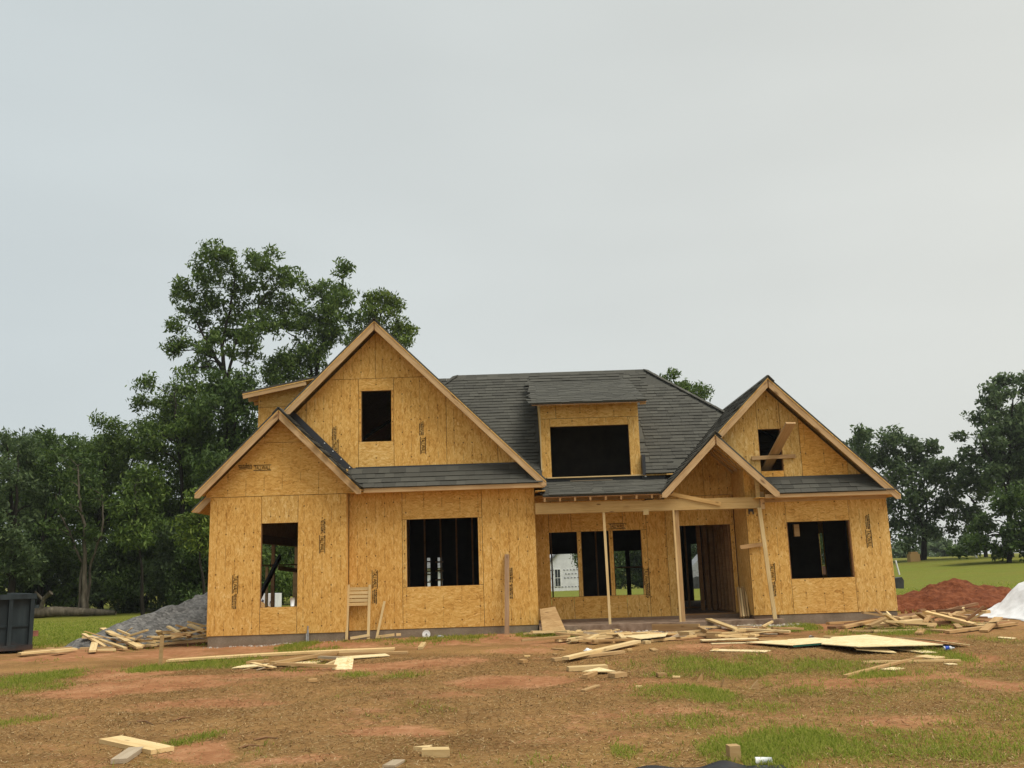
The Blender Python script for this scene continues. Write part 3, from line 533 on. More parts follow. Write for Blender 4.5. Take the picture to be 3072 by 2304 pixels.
# step flashing along the left gable's right slope
for i in range(9):
    t0=.05+i*.19; x=-5.17+t0; zc=LZ-t0-.02
    o=MB().prism([(x,zc-.0),(x+.21,zc-.21),(x+.21,zc-.02),(x,zc+.19)],'y',21.272-.002*i,21.276-.002*i).build('step_flashing','flashing' if i<4 else 'pipe_dark' if 'pipe_dark' in MT else 'flashing',house)
    if i>=4: MB().tube([(x+.06,21.268-.002*i,zc+.08),(x+.06,21.258-.002*i,zc+.08)],.014,6).build('nail_cap','white_plastic',o)
# rake boards
def rake(xp,zp,xe,yf,hgt=.14):
    """from the peak (xp,zp) down 45 degrees to xe; boards hang just under the shingle skin"""
    s=1 if xe>xp else -1; c=hgt*.707
    zt=lambda x:zp-abs(x-xp)-.056
    x0=xp+s*.018; p=[(x0,zt(x0)),(xe,zt(xe)),(xe,zt(xe)-.09),(xe-s*.10,zt(xe)-.09),(x0,zt(x0)-hgt*1.414)] if True else None
    MB().prism(p,'y',yf,yf+.038).build('rake_board','lumber_slope_r' if s>0 else 'lumber_slope_l',house)
def slopewood(name,sgn):
    m=NB(name,.75,.2); c=m.coord(); r=m.objrand()
    v=m.add(m.map(c,rot=(0,R(45)*sgn,0)),m.n('ShaderNodeCombineXYZ',{0:m.math('MULTIPLY',r,31.),1:m.math('MULTIPLY',r,11.)}).outputs[0])
    g=m.noise(m.map(v,(1.5,20,20)),1.,4.,.6,1.2).outputs[0]; b=m.noise(m.map(v,(1.2,5,5)),1.,3.).outputs[0]
    col=m.ramp(m.math('ADD',m.math('MULTIPLY',g,.6),m.math('MULTIPLY',b,.42)),[(.3,(.27,.155,.068)),(.5,(.48,.305,.15)),(.72,(.62,.44,.245))])
    kd=m.vor(m.map(v,(1.7,5.,5.)),1.).outputs['Distance']
    m.col(m.mix(m.math('MULTIPLY',smooth(m,.2,.06,kd),.75),col,(.10,.045,.018))); m.bump(g,.2,.002)
slopewood('lumber_slope_r',-1); slopewood('lumber_slope_l',1)
rake(-5.21,LZ,-7.02,20.65); rake(-5.21,LZ,-3.38,20.65)
rake(BX,BZ,-5.12,20.89); rake(BX,BZ,.69,20.89)
rake(RX,RZ,4.50,20.87); rake(RX,RZ,8.48,20.89)
rake(PX,PZ,3.22,20.81); rake(PX,PZ,5.80,20.81)
MB().prism([(-7.28,3.10),(-7.28,3.13),(-6.85,3.56),(-6.85,3.38),(-7.12,3.10)],'y',21.31,21.35).build('rake_board','lumber_slope_l',house)
for x,z,yf in ((-5.21,LZ-.12,20.66),(BX,BZ-.12,20.90),(RX,RZ-.12,20.90),(PX,PZ-.12,20.83)): MB().box(x-.017,x+.017,yf,yf+.6,z-.13,z+.04).build('ridge_board','stud',house)
# ridge caps
for x,z,ya,yb in ((-5.21,LZ,20.62,21.3),(BX,BZ,20.85,31.3),(RX,RZ,20.84,31.3),(PX,PZ+.03,20.78,21.3)):
    MB().prism([(x-.14,z-.125),(x-.02,z+.008),(x+.02,z+.008),(x+.14,z-.125),(x+.14,z-.14),(x,z-.005),(x-.14,z-.14)],'y',ya,yb).build('ridge_cap','shingle',house)
cap=MB(); n=18
for i in range(n):
    x=-1.57+(3.75+1.57)*i/n; cap.prism([(yr-.16,zr-.13),(yr,zr+.022),(yr+.16,zr-.13),(yr+.16,zr-.145),(yr,zr+.006),(yr-.16,zr-.145)],'x',x,x+.292)
cap.build('ridge_cap','shingle',house)
cap=MB(); H0,H1=Vector((3.75,yr,zr)),Vector((7.3,22.25,z0+.05))
for i in range(24):
    a=H0.lerp(H1,i/24); b=H0.lerp(H1,(i+.94)/24); cap.bar(a+Vector((0,0,.01)),b+Vector((0,0,.0)),.22,.02)
cap.build('hip_cap','shingle',house)
cap=MB(); H0,H1=Vector((-1.57,yr,zr)),Vector((-5.1,22.3,z0+.05))
for i in range(24):
    a=H0.lerp(H1,i/24); b=H0.lerp(H1,(i+.94)/24); cap.bar(a+Vector((0,0,.01)),b,.22,.02)
cap.build('hip_cap','shingle',house)
# porch rafters under the vault
for i,y in enumerate((20.95,21.35,21.75,22.15)):
    MB().prism([(PX+.03,PZ-.09),(5.12 if y>21.2 else 5.7,PZ-.09-(.61 if y>21.2 else 1.19)),(5.12 if y>21.2 else 5.7,PZ-.21-(.61 if y>21.2 else 1.19)),(PX+.03,PZ-.21)],'y',y,y+.038).build('rafter','lumber_slope_r',house)
    MB().prism([(PX-.03,PZ-.12),(3.3,PZ-.12-1.15),(3.3,PZ-.24-1.15),(PX-.03,PZ-.24)],'y',y,y+.038).build('rafter','lumber_slope_l',house)
# shingles: single tabs where they show largest, the rest joined
TW=(.21,.26,.31,.36)
def tabmesh(wd,ex=.143,up=.011):
    a=ex+.025
    V=[(0,0,up),(wd,0,up),(wd,a,-.004),(0,a,-.004),(0,0,up+.011),(wd,0,up+.011),(wd,a,.003),(0,a,.003)]
    me=bpy.data.meshes.new('shingle'); me.from_pydata(V,[],BF); me.update(); me.materials.append(MT['shingle']); return me,V
TM=[tabmesh(w_-.004) for w_ in TW]; TMF=[tabmesh(w_-.004,up=-.004) for w_ in TW]
def lay(parent,O,u,v,ulen,vlen,single,ok=lambda a,b:True,ex=.143,T=None):
    T=T or TM; O,u,v=Vector(O),Vector(u).normalized(),Vector(v).normalized(); n=u.cross(v)
    if n.z<0: n=-n
    M=Matrix((u,v,n)).transposed(); mb=MB(); cnt=0
    for r in range(int(vlen/ex)):
        a=-random.uniform(0,.2)
        while a<ulen-.05:
            k=random.randrange(4)
            if a<0 or a+TW[k]>ulen: k=min(range(4),key=lambda q:abs(a+TW[q]-(ulen if a>0 else .15)))
            c=a+TW[k]/2
            if ok(c,r*ex+ex/2) and a>-.12 and a+TW[k]<ulen+.06:
                lift=random.choice((.001,.004,.007)); P=O+u*a+v*(r*ex)+n*lift
                if cnt<single:
                    o=bpy.data.objects.new('shingle',T[k][0]); link(o,parent,P); o.rotation_euler=M.to_euler(); cnt+=1
                else: mb.addv([P+M@Vector(q) for q in T[k][1]],BF)
            a+=TW[k]
    if mb.V: tag(mb.build('shingle_field','shingle',parent),kind='stuff')
def lay2(parent,A,B,C,single,ok=lambda a,b:True,T=None): # A eave left, B eave right, C up-slope of A
    A,B,C=Vector(A),Vector(B),Vector(C); lay(parent,A,B-A,C-A,(B-A).length,(C-A).length,single,ok,T=T)
lay2(eL,(-3.84,20.885,3.485),(.64,20.885,3.485),(-3.84,21.28,3.975),62,lambda a,b:.50-b*.62<a<4.48-b*.97)
lay2(eR,(5.78,20.885,3.07),(8.42,20.885,3.07),(5.78,21.28,3.47),40,lambda a,b:a<2.64-b*.72)
lay2(rP,(.60,20.88,pz(20.88)),(3.55,20.88,pz(20.88)),(.60,22.36,pz(22.36)),100,lambda a,b:a<2.72+b*.25,T=TMF)
lay2(rM,mp(3.10,22.17),mp(7.0,22.17),mp(3.10,25.75),90,lambda a,b:(a<.65+ (7.2-3.75)-b*.745-.05 if b*.745<3.0 else a<.55) and (a<.62 or b>.62))
for q in [o for o in house.children if o.name.startswith('roof_slope')]: pass
lay2(rM,mp(-2.6,22.17),mp(.58,22.17),mp(-2.6,25.75),0,lambda a,b:True)
lay2(rM,mp(.58,25.45),mp(3.12,25.45),mp(.58,25.78),0)
lay2(rD,(.44,21.985,dz(21.985)),(3.18,21.985,dz(21.985)),(.44,25.4,dz(25.4)),0,T=TMF)
lay2(rRl,(3.18,31.0,RZ-2.59),(3.18,20.86,RZ-2.59),(5.75,31.0,RZ-.02),0)
lay2(rLr,(-3.37,20.65,LZ-1.84),(-3.37,21.27,LZ-1.84),(-5.19,20.65,LZ-.02),0)
# porch beam, posts and temporary props
board('beam',(.43,21.17,2.81),(5.50,21.17,2.79),.04,.245,'beamwood',house); board('beam',(.43,21.225,2.80),(5.46,21.225,2.78),.04,.24,'beamwood',house)
board('brace',(3.28,21.13,3.16),(4.55,21.13,2.86),.035,.085,'beamwood',house,up=(0,0,1))
MB().box(5.33,5.42,21.02,21.06,3.02,3.42).build('beam_post','beamwood',house); MB().box(5.43,5.52,21.08,21.14,2.76,3.14).build('beam_post','lumber',house)
board('prop',(1.965,21.16,.385),(1.95,21.20,2.81),.055,.04,'pine',house,up=(0,-1,0)).location.y-=.0
board('prop',(3.50,21.16,.385),(3.50,21.18,2.80),.04,.04,'pine',house,up=(0,-1,0)); board('prop',(3.575,21.24,.385),(3.575,21.24,2.80),.09,.04,'lumber',house,up=(0,-1,0))
board('prop',(5.52,21.02,.385),(5.40,21.12,2.79),.085,.04,'pine',house,up=(0,-1,0))
board('ledger_block',(2.83,21.16,2.72),(2.95,21.16,2.72),.03,.12,'pine',house)
board('brace',(4.95,21.25,1.90),(5.45,21.25,1.95),.03,.085,'lumber',house)
MB().box(5.20,5.31,21.27,21.30,2.72,2.78).box(5.20,5.22,21.27,21.30,2.66,2.72).box(5.29,5.31,21.27,21.30,2.66,2.72).build('joist_hanger','dark_metal',house)
# plank pushed out through the upper window over a cross bar
t=board('scaffold_plank',(5.74,21.9,3.55),(6.08,20.45,4.56),.235,.04,'lumber'); tag(t,'plank poking up out of the small upper gable window','plank')
t=board('cross_bar',(5.36,21.255,3.87),(6.35,21.255,3.89),.04,.085,'lumber'); tag(t,'short timber bar nailed flat across the small upper gable window','timber')
MB().tube([(-4.59,21.02,.05),(-4.59,21.02,.47)],.022).tube([(-4.59,21.02,.47),(-4.59,21.02,.56)],.012).build('conduit','pipe_grey',house)
MB().tube([(-4.62,21.03,.05),(-4.62,21.03,.40)],.012).build('conduit','white_plastic',house)
# ink stamps on the sheathing
def ink(kind,x,z,yf,rot,parent):
    if kind=='T':
        cu=bpy.data.curves.new('stamp','FONT'); cu.body='TALLWALL'; cu.size=.1; cu.align_x='CENTER'; cu.align_y='CENTER'; cu.extrude=.0004
        to=bpy.data.objects.new('tmp',cu); COL.objects.link(to); bpy.context.view_layer.update()
        me=bpy.data.meshes.new_from_object(to.evaluated_get(bpy.context.evaluated_depsgraph_get())); bpy.data.objects.remove(to)
        V=np.array([v.co[:] for v in me.vertices]); V[:,0]*=.36/max(1e-6,V[:,0].max()-V[:,0].min()); V[:,1]*=.088/max(1e-6,V[:,1].max()-V[:,1].min())
        F=[tuple(p.vertices) for p in me.polygons]; V=V[:,:2].tolist()
        for zz_ in (-.062,.055):
            n=len(V); V+=[(-.2,zz_),(.2,zz_),(.2,zz_+.013),(-.2,zz_+.013)]; F.append((n,n+1,n+2,n+3))
    else:
        V=[];F=[]
        for ln,(yy,h) in enumerate(((.032,.026),(-.004,.024),(-.040,.022))):
            a=-.16+.02*ln
            while a<.15:
                wd=random.uniform(.006,.022); n=len(V); V+=[(a,yy),(a+wd,yy),(a+wd,yy+h),(a,yy+h)]; F.append((n,n+1,n+2,n+3)); a+=wd+random.choice((.004,.006,.014))
    c,s=math.cos(R(rot)),math.sin(R(rot))
    W=[(x+a*c-b*s,yf-.006,z+a*s+b*c) for a,b in V]
    mesh('ink_stamp',W,F,'print_ink',parent)
WALL={'LG':(wL,21.05),'BGL':(wB,21.3),'BG':(wU,21.3),'RW':(wR,21.3),'PW':(wP,22.5)}
for wk,x,z,rot,k in (('LG',-4.3,2.3,-90,'T'),('LG',-4.29,2.69,-90,'S'),('LG',-6.2,1.49,-90,'T'),('LG',-6.22,1.13,-90,'S'),('LG',-5.65,4.03,0,'T'),('LG',-6.04,4.05,0,'S'),('BGL',-3.18,1.5,-90,'T'),('BGL',-3.19,1.14,-90,'S'),('BGL',-.18,1.5,-90,'S'),('BGL',-.19,1.15,-90,'S'),('BG',-4.06,4.46,-90,'T'),('BG',-4.1,4.8,-90,'S'),('BG',-2.07,4.45,-90,'T'),('BG',-2.11,4.84,-90,'S'),('RW',5.62,1.38,-90,'T'),('RW',5.61,1.02,-90,'S'),('RW',7.83,2.04,-90,'T'),('RW',7.83,2.42,-90,'S'),('PW',2.37,2.54,0,'T'),('PW',2.99,1.36,-90,'T'),('PW',3.0,1.05,-90,'S')):
    ink(k,x,z,WALL[wk][1],rot,WALL[wk][0])
# ---------------------------------------------------------------- mounds, dumpster and things on site
def mound(name,cx,cy,rx,ry,h,mat,label,cat,shape=None,res=56,rough=.16,sink=.12,seed=0):
    V=[];F=[]
    for j in range(res+1):
        for i in range(res+1):
            a=-1.15+2.3*i/res; b=-1.15+2.3*j/res; x=cx+a*rx; y=cy+b*ry
            prof=shape(a,b) if shape else max(0,1-math.sqrt(a*a+b*b))**.8
            n=mnoise.noise(Vector((x*1.3+seed,y*1.3,2)))*.5+mnoise.noise(Vector((x*3.4+seed,y*3.4,5)))*.35+mnoise.noise(Vector((x*8+seed,y*8,7)))*.22
            edge=min(1,prof*6)
            V.append((x,y,ground(x,y)-sink*(1-edge)+h*prof*(1+.1*n)+rough*n*edge))
    for j in range(res):
        for i in range(res): q=j*(res+1)+i; F.append((q,q+1,q+res+2,q+res+1))
    o=mesh(name,V,F,mat,None,True); return tag(o,label,cat)
def heap(x,y):   # long heap rising from its low near end towards the rear of the house
    ax,ay,bx,by=-10.0,22.5,-8.3,26.6; t=max(0,min(1,((x-ax)*(bx-ax)+(y-ay)*(by-ay))/((bx-ax)**2+(by-ay)**2)))
    d=math.hypot(x-ax-(bx-ax)*t,y-ay-(by-ay)*t); return (.22+.95*t)*max(0,1-d/(.75+1.25*t))**.8
mound('gravel_pile',-8.9,25.0,2.9,4.2,1.0,'gravel','long grey gravel heap beside the garage end of the house','gravel pile',lambda a,b:heap(-8.9+a*2.9,25+b*4.2),90,.13,seed=3)
mound('dirt_mound',12.0,25.8,2.9,1.6,.74,'red_clay','mound of dark red clay behind the scrap lumber','dirt pile',lambda a,b:max(0,1-math.sqrt(((a+.12)*1.15)**2+b*b))**.75*.95+.0,90,.22,seed=8)
mound('dirt_mound',15.2,25.4,2.4,1.4,.72,'red_clay','lower red clay heap behind the white plastic sheet','dirt pile',None,60,.16,seed=15)
mound('dirt_mound',36.5,62,3.4,1.6,1.2,'bark_pale','small brushy brown mound at the edge of the far field','dirt pile',None,40,.25,seed=5)
mound('dirt_mound',-11.4,40,1.3,1.6,.85,'soil','low grassy dirt mound seen through the garage opening','dirt pile',None,40,.08,seed=11)
def clods(cx,cy,rx,ry,n,mat,name,label,cat,smin=.03,smax=.09):
    mb=MB()
    for _ in range(n):
        a=random.uniform(0,6.28); r=random.uniform(0,1)**.6; x=cx+rx*r*math.cos(a); y=cy+ry*r*math.sin(a); s=random.uniform(smin,smax); z=ground(x,y)
        base=[(random.uniform(.6,1)*s*math.cos(t),random.uniform(.6,1)*s*math.sin(t)) for t in (.2,1.3,2.5,3.7,5.0)]
        V=[(x+p,y+q,z-.01) for p,q in base]+[(x+p*.6,y+q*.6,z+s*random.uniform(.5,.9)) for p,q in base]
        mb.addv(V,[(0,1,2,3,4),(9,8,7,6,5)]+[(i,i+5,(i+1)%5+5,(i+1)%5) for i in range(5)])
    tag(mb.build(name,mat),label,cat,kind='stuff')
clods(11.4,24.2,1.9,.5,160,'red_clay','clay_clods','loose red clay clods at the foot of the dirt mound','clods',.03,.11)
clods(4.6,20.7,1.5,.30,420,'rubble','rubble','pale rubble and stone along the porch slab edge','rubble',.02,.06)
clods(-5.4,20.9,1.5,.12,120,'rubble','rubble','pale mortar crumbs along the garage foundation','rubble',.012,.035)
clods(2.2,20.6,1.6,.35,200,'rubble','rubble','crumbled debris in front of the porch windows','rubble',.015,.05)
# roll-off dumpster, end face towards the road, its length running back to the left
gz0=ground(-11.2,21.2); du=empty('dumpster',(-10.86,21.6,gz0)); tag(du,'dark steel roll-off dumpster with upright ribs at the lot edge','dumpster')
def dpart(name,mb,mat): 
    mb.V=[(x-10.86,y+21.6,z+gz0) for x,y,z in mb.V]; return mb.build(name,mat,du)
dpart('body',MB().box(-2.35,-.04,.06,5.6,.10,1.16),'dumpster_paint')
dpart('top_rail',MB().box(-2.4,.04,-.06,.10,1.16,1.27),'dumpster_paint'); dpart('top_rail',MB().box(-.06,.06,.10,5.6,1.15,1.265),'dumpster_paint')
dpart('bottom_rail',MB().box(-2.4,.02,-.05,.08,.06,.17),'dumpster_paint')
for i in range(6): x=-.03-.43*i; dpart('rib',MB().prism([(x-.05,.06),(x+.05,.06),(x+.04,-.045),(x-.04,-.045)],'z',.17,1.16),'dumpster_paint')
for i in range(9): y=.5+.58*i; dpart('rib',MB().prism([(-.04,y-.05),(.06,y-.04),(.06,y+.04),(-.04,y+.05)],'z',.14,1.15),'dumpster_paint')
dpart('cross_rail',MB().box(-2.3,-.08,.03,.06,.56,.60),'dumpster_paint')
dpart('latch',MB().box(.0,.12,-.04,.06,.34,.46),'excavator_rust'); dpart('hinge',MB().box(.02,.10,-.03,.06,.95,1.02),'dumpster_paint')
for x in (-.35,-2.0): dpart('roller',MB().tube([(x-.06,.25,.08),(x+.06,.25,.08)],.08,14),'dark_metal'); dpart('skid',MB().box(x-.06,x+.06,.4,5.5,-.02,.11),'dark_metal')
du.rotation_euler.z=R(33)
# fallen log and stump by the trees
t=empty('fallen_log',(-20.5,43.4,.14)); tag(t,'fallen grey log lying at the foot of the left trees','log')
MB().tube([(-21.7,43.2,.38),(-20.9,43.4,.40),(-20,43.5,.36),(-19,43.7,.30),(-18.2,43.6,.26)],[.24,.23,.2,.15,.09],10).build('trunk','bark_pale',t,True)
MB().tube([(-21.4,43.2,.5),(-21.2,43.0,1.0),(-20.9,43.0,1.25)],[.1,.09,.13],8).tube([(-21.2,43,.9),(-21.6,43,1.3)],[.07,.05],8).build('branch','bark_pale',t,True)
# white sheet over the heap at the right
V=[];F=[];nu,nv=46,36
for j in range(nv):
    for i in range(nu):
        a=i/(nu-1);b=j/(nv-1); x=10.3+a*4.4; y=18.9+b*3.6
        h=1.0*ss(.0,.32,a)*ss(1.0,.75,a)*ss(-.05,.4,b)*ss(1.05,.75,b)*.85
        n=mnoise.noise(Vector((x*1.8,y*1.8,1)))*.12+mnoise.noise(Vector((x*4.6,y*4.6,3)))*.07+abs(mnoise.noise(Vector((x*3,y*1.2,8))))*.1
        xx=x+.25*mnoise.noise(Vector((y*1.4,a*3,2)))
        V.append((xx,y,ground(x,y)+.015+h+n*min(1,h*5+.12)))
for j in range(nv-1):
    for i in range(nu-1): q=j*nu+i; F.append((q,q+1,q+nu+1,q+nu))
o=mesh('plastic_sheet',V,F,'white_sheet',None,True); sm=o.modifiers.new('s','SOLIDIFY'); sm.thickness=.01
tag(o,'crumpled white plastic sheet draped over a heap by the red clay','sheet')
# black sheet in the foreground
V=[];F=[];nu,nv=60,30
for j in range(nv):
    for i in range(nu):
        a=i/(nu-1);b=j/(nv-1); x=.70+a*1.30; y=6.42+b*1.5-.10*ss(.0,.25,1-a)*b-.18*(1-ss(0,.14,a))*b-.16*ss(.72,1,a)*b
        fo=.022*math.exp(-((a-.22)/.13)**2)+.04*math.exp(-((a-.66)/.10)**2)+.008*math.sin(a*19+b*3)
        n=mnoise.noise(Vector((x*4,y*4,1)))*.018
        V.append((x,y,ground(x,y)+.02+max(.0,fo*(.6+.4*b)+n)))
for j in range(nv-1):
    for i in range(nu-1): q=j*nu+i; F.append((q,q+1,q+nu+1,q+nu))
o=mesh('ground_sheet',V,F,'black_sheet',None,True); sm=o.modifiers.new('s','SOLIDIFY'); sm.thickness=.006; tag(o,'rumpled black weed sheet lying on the grass','sheet')
t=MB().tube([(1.83,7.9,.08),(1.95,7.86,.09)],[.03,.022],10).build('cup','white_plastic',None,True); tag(t,'small white cup lying beside the black sheet','cup')
# slatted rack leaning by the inside corner
e=empty('slatted_rack',(-3.5,21.15,.26)); tag(e,'slatted wooden rack on two uprights leaning against the wall by the inside corner','rack')
for x in (-3.755,-3.285): board('upright',(x,21.06,.24),(x+.01,21.235,1.40 if x<-3.5 else 1.385),.055,.04,'pine',e,up=(0,-1,0))
for i in range(5): 
    z=.95+.082*i; board('slat',(-3.725,21.19+.012*i-.03,z),(-3.30,21.19+.012*i-.03,z-.004),.02,.064,'pine',e)
t=board('leaning_stick',(-3.11,21.08,.24),(-2.955,21.25,1.02),.05,.03,'pine',None,up=(0,-1,0)); tag(t,'thin pale stick leaning on the wall beside the slatted rack','stick')
t=board('leaning_board',(-.285,20.98,.2),(-.235,21.265,1.95),.10,.025,'weathered',None,up=(0,-1,0)); tag(t,'tall weathered brown board leaning against the wall right of the wide window','board')
for p,q,l in (((-3.66,20.98,.25),(-3.25,21.05,.30),'short timber lying under the slatted rack'),((-3.08,21.0,.26),(-2.72,21.06,.29),'short timber lying at the foot of the leaning stick'),((-2.68,21.05,.29),(-2.58,21.06,.29),'stubby timber offcut in line with the timber by the leaning stick')):
    tag(board('timber_offcut',p,q,.07,.05,'pine'),l,'timber')
# stack of short boards by the door
for i,(x,l) in enumerate(((4.93,0),(4.985,1),(5.04,2),(5.10,3))):
    t=board('short_board',(x-.02,21.55+.02*i,.39),(x+.05,21.98+.02*i,1.02-.03*(i%2)),.04,.09,('pine2','pine')[i%2],None,up=(0,-1,.6)); tag(t,'short board leaning on the porch side wall beside the door','board','short boards leaning beside the door')
# stake
t=MB().prism([(-6.46,.05),(-6.40,.05),(-6.385,.66),(-6.445,.66)],'y',17.39,17.43).build('stake','pine2'); tag(t,'squat wooden stake driven into the ground before the garage gable','stake')
# white bucket lid
lid=MB(); k=28
for r,yv in ((.060,20.66),(.062,20.67),(.056,20.675)): pass
V=[];F=[]
for r,d in ((.085,.0),(.085,.014),(.074,.014),(.074,.006)):
    for j in range(k): a=2*math.pi*j/k; V.append((-2.01+r*math.cos(a),20.86-d+.10*(r*math.sin(a)),.315+r*math.sin(a)))
for q in range(3):
    for j in range(k): F.append((q*k+j,q*k+(j+1)%k,(q+1)*k+(j+1)%k,(q+1)*k+j))
F.append(tuple(3*k+j for j in range(k))); F.append(tuple(k-1-j for j in range(k)))
t=mesh('bucket_lid',V,F,'white_plastic'); tag(t,'round white plastic bucket lid standing in the grass under the wide window','lid')
MB().tube([(-2.005,20.85,.315),(-2.005,20.842,.315)],.018,10).build('boss','pipe_grey',t)
# foam cup on the garage sill
t=MB().tube([(-4.95,21.10,.985),(-4.95,21.10,1.10),(-4.95,21.10,1.165)],[.040,.052,.057],16).build('foam_cup','white_plastic',None,True); tag(t,'white foam cup standing on the garage window sill','cup')
# bottle and can
e=empty('drink_bottle',(6.75,15.5,.15)); tag(e,'blue labelled plastic drink bottle beside the pale boards','bottle')
MB().tube([(6.70,15.46,.185),(6.765,15.465,.185)],.034,12).build('label_band','bottle_blue',e,True)
MB().tube([(6.68,15.458,.185),(6.69,15.459,.185),(6.80,15.467,.185),(6.83,15.47,.185),(6.86,15.472,.185)],[.026,.032,.031,.012,.011],12).build('body','clear_plastic',e,True)
t=MB().tube([(5.30,17.68,.235),(5.30,17.80,.235)],.035,12).build('drink_can','tin',None,True); tag(t,'crushed drink can lying end-on behind the pale boards','can')
def litter(name,x,y,s,label,mat='white_plastic'):
    z=ground(x,y); V=[];k=7
    for r,h in ((1,.0),(.8,.35),(.4,.5)):
        for j in range(k): a=2*math.pi*j/k; V.append((x+s*r*math.cos(a)*random.uniform(.6,1.3),y+s*.7*r*math.sin(a)*random.uniform(.6,1.2),z+s*h*random.uniform(.6,1.2)))
    F=[(q*k+j,q*k+(j+1)%k,(q+1)*k+(j+1)%k,(q+1)*k+j) for q in range(2) for j in range(k)]+[tuple(2*k+j for j in range(k))]
    tag(mesh(name,V,F,mat),label,'litter')
litter('crumpled_bag',1.18,17.2,.085,'crumpled white bag on the clay left of the crossed timbers'); litter('crumpled_paper',1.0,18.7,.06,'scrap of white paper among the centre boards')
litter('foil_scrap',-1.72,20.8,.09,'grey scrap of foil in the grass beside the bucket lid','pipe_grey')
litter('paper_scrap',-4.4,20.9,.05,'bit of white paper by the garage foundation conduit'); litter('paper_scrap',1.9,21.3,.09,'bit of white paper lying on the porch slab')
# OSB sheets
def sheet(name,P,label,group=None,lifts=None,mat='osb_ground',cat='wood sheet',th=.012):
    lifts=lifts or [.03]*len(P); V=[(x,y,ground(x,y)+l) for (x,y),l in zip(P,lifts)]; k=len(V); V+=[(x,y,z+th) for x,y,z in V]
    F=[tuple(range(k-1,-1,-1)),tuple(range(k,2*k))]+[(i,(i+1)%k,(i+1)%k+k,i+k) for i in range(k)]
    return tag(mesh(name,V,F,mat),label,cat,group)
sheet('osb_sheet',[(4.0,17.35),(4.55,16.35),(5.7,16.62),(5.3,17.55)],'broad pale sheet with a green painted edge, left of the overlapping sheets',lifts=[.03,.05,.07,.04])
MB().bar((4.56,16.345,ground(4.56,16.35)+.045),(5.69,16.612,ground(5.7,16.62)+.07),.004,.03).build('painted_edge','green_edge',bpy.data.objects['osb_sheet'])
sheet('osb_sheet',[(5.0,16.25),(5.32,15.42),(6.70,15.50),(6.20,17.45),(5.5,17.2)],'largest pale sheet, raised along its front edge, amid the yard boards',lifts=[.07,.12,.10,.08,.08])
sheet('osb_sheet',[(6.45,16.75),(6.9,16.95),(7.35,16.0),(6.72,15.85)],'pale sheet resting by the blue labelled bottle',lifts=[.10,.04,.03,.13])
sheet('osb_offcut',[(5.32,15.50),(5.9,15.35),(5.88,15.9),(5.4,15.9)],'pale offcut tucked under the largest sheet',lifts=[.07,.01,.05,.08])
sheet('osb_sheet',[(1.95,18.9),(2.22,18.05),(2.68,18.0),(2.95,19.4)],'pale four-sided sheet at the end of the centre boards',lifts=[.05,.06,.10,.06])
sheet('osb_offcut',[(.88,14.15),(1.16,14.6),(1.36,14.15)],'triangular sheathing offcut on the bare yard',lifts=[.04,.05,.03])
sheet('osb_offcut',[(5.95,15.95),(6.25,15.30),(6.5,15.28),(6.3,15.9)],'small pale sheet end beside the crossing sticks',lifts=[.02,.02,.02,.02])
# leaning sheathing by the porch corner and square scrap
V=[(.48,20.9,.26),(.98,20.75,.27),(.78,21.28,.78),(.44,21.29,.74)]; V+=[(x+.01,y-.012,z+.008) for x,y,z in V]
tag(mesh('plywood_offcut',V,[(0,1,2,3),(7,6,5,4),(0,4,5,1),(1,5,6,2),(2,6,7,3),(3,7,4,0)],'pine2'),'brown plywood offcut tilted against the house corner by the porch','wood sheet')
V=[(-3.05,15.75,.12),(-2.72,15.75,.12),(-2.72,15.92,.30),(-3.0,15.92,.30)]; V+=[(x,y-.012,z+.004) for x,y,z in V]
tag(mesh('osb_offcut',V,[(0,1,2,3),(7,6,5,4),(0,4,5,1),(1,5,6,2),(2,6,7,3),(3,7,4,0)],'osb_ground'),'squarish sheathing scrap propped on edge by the long board','wood sheet')
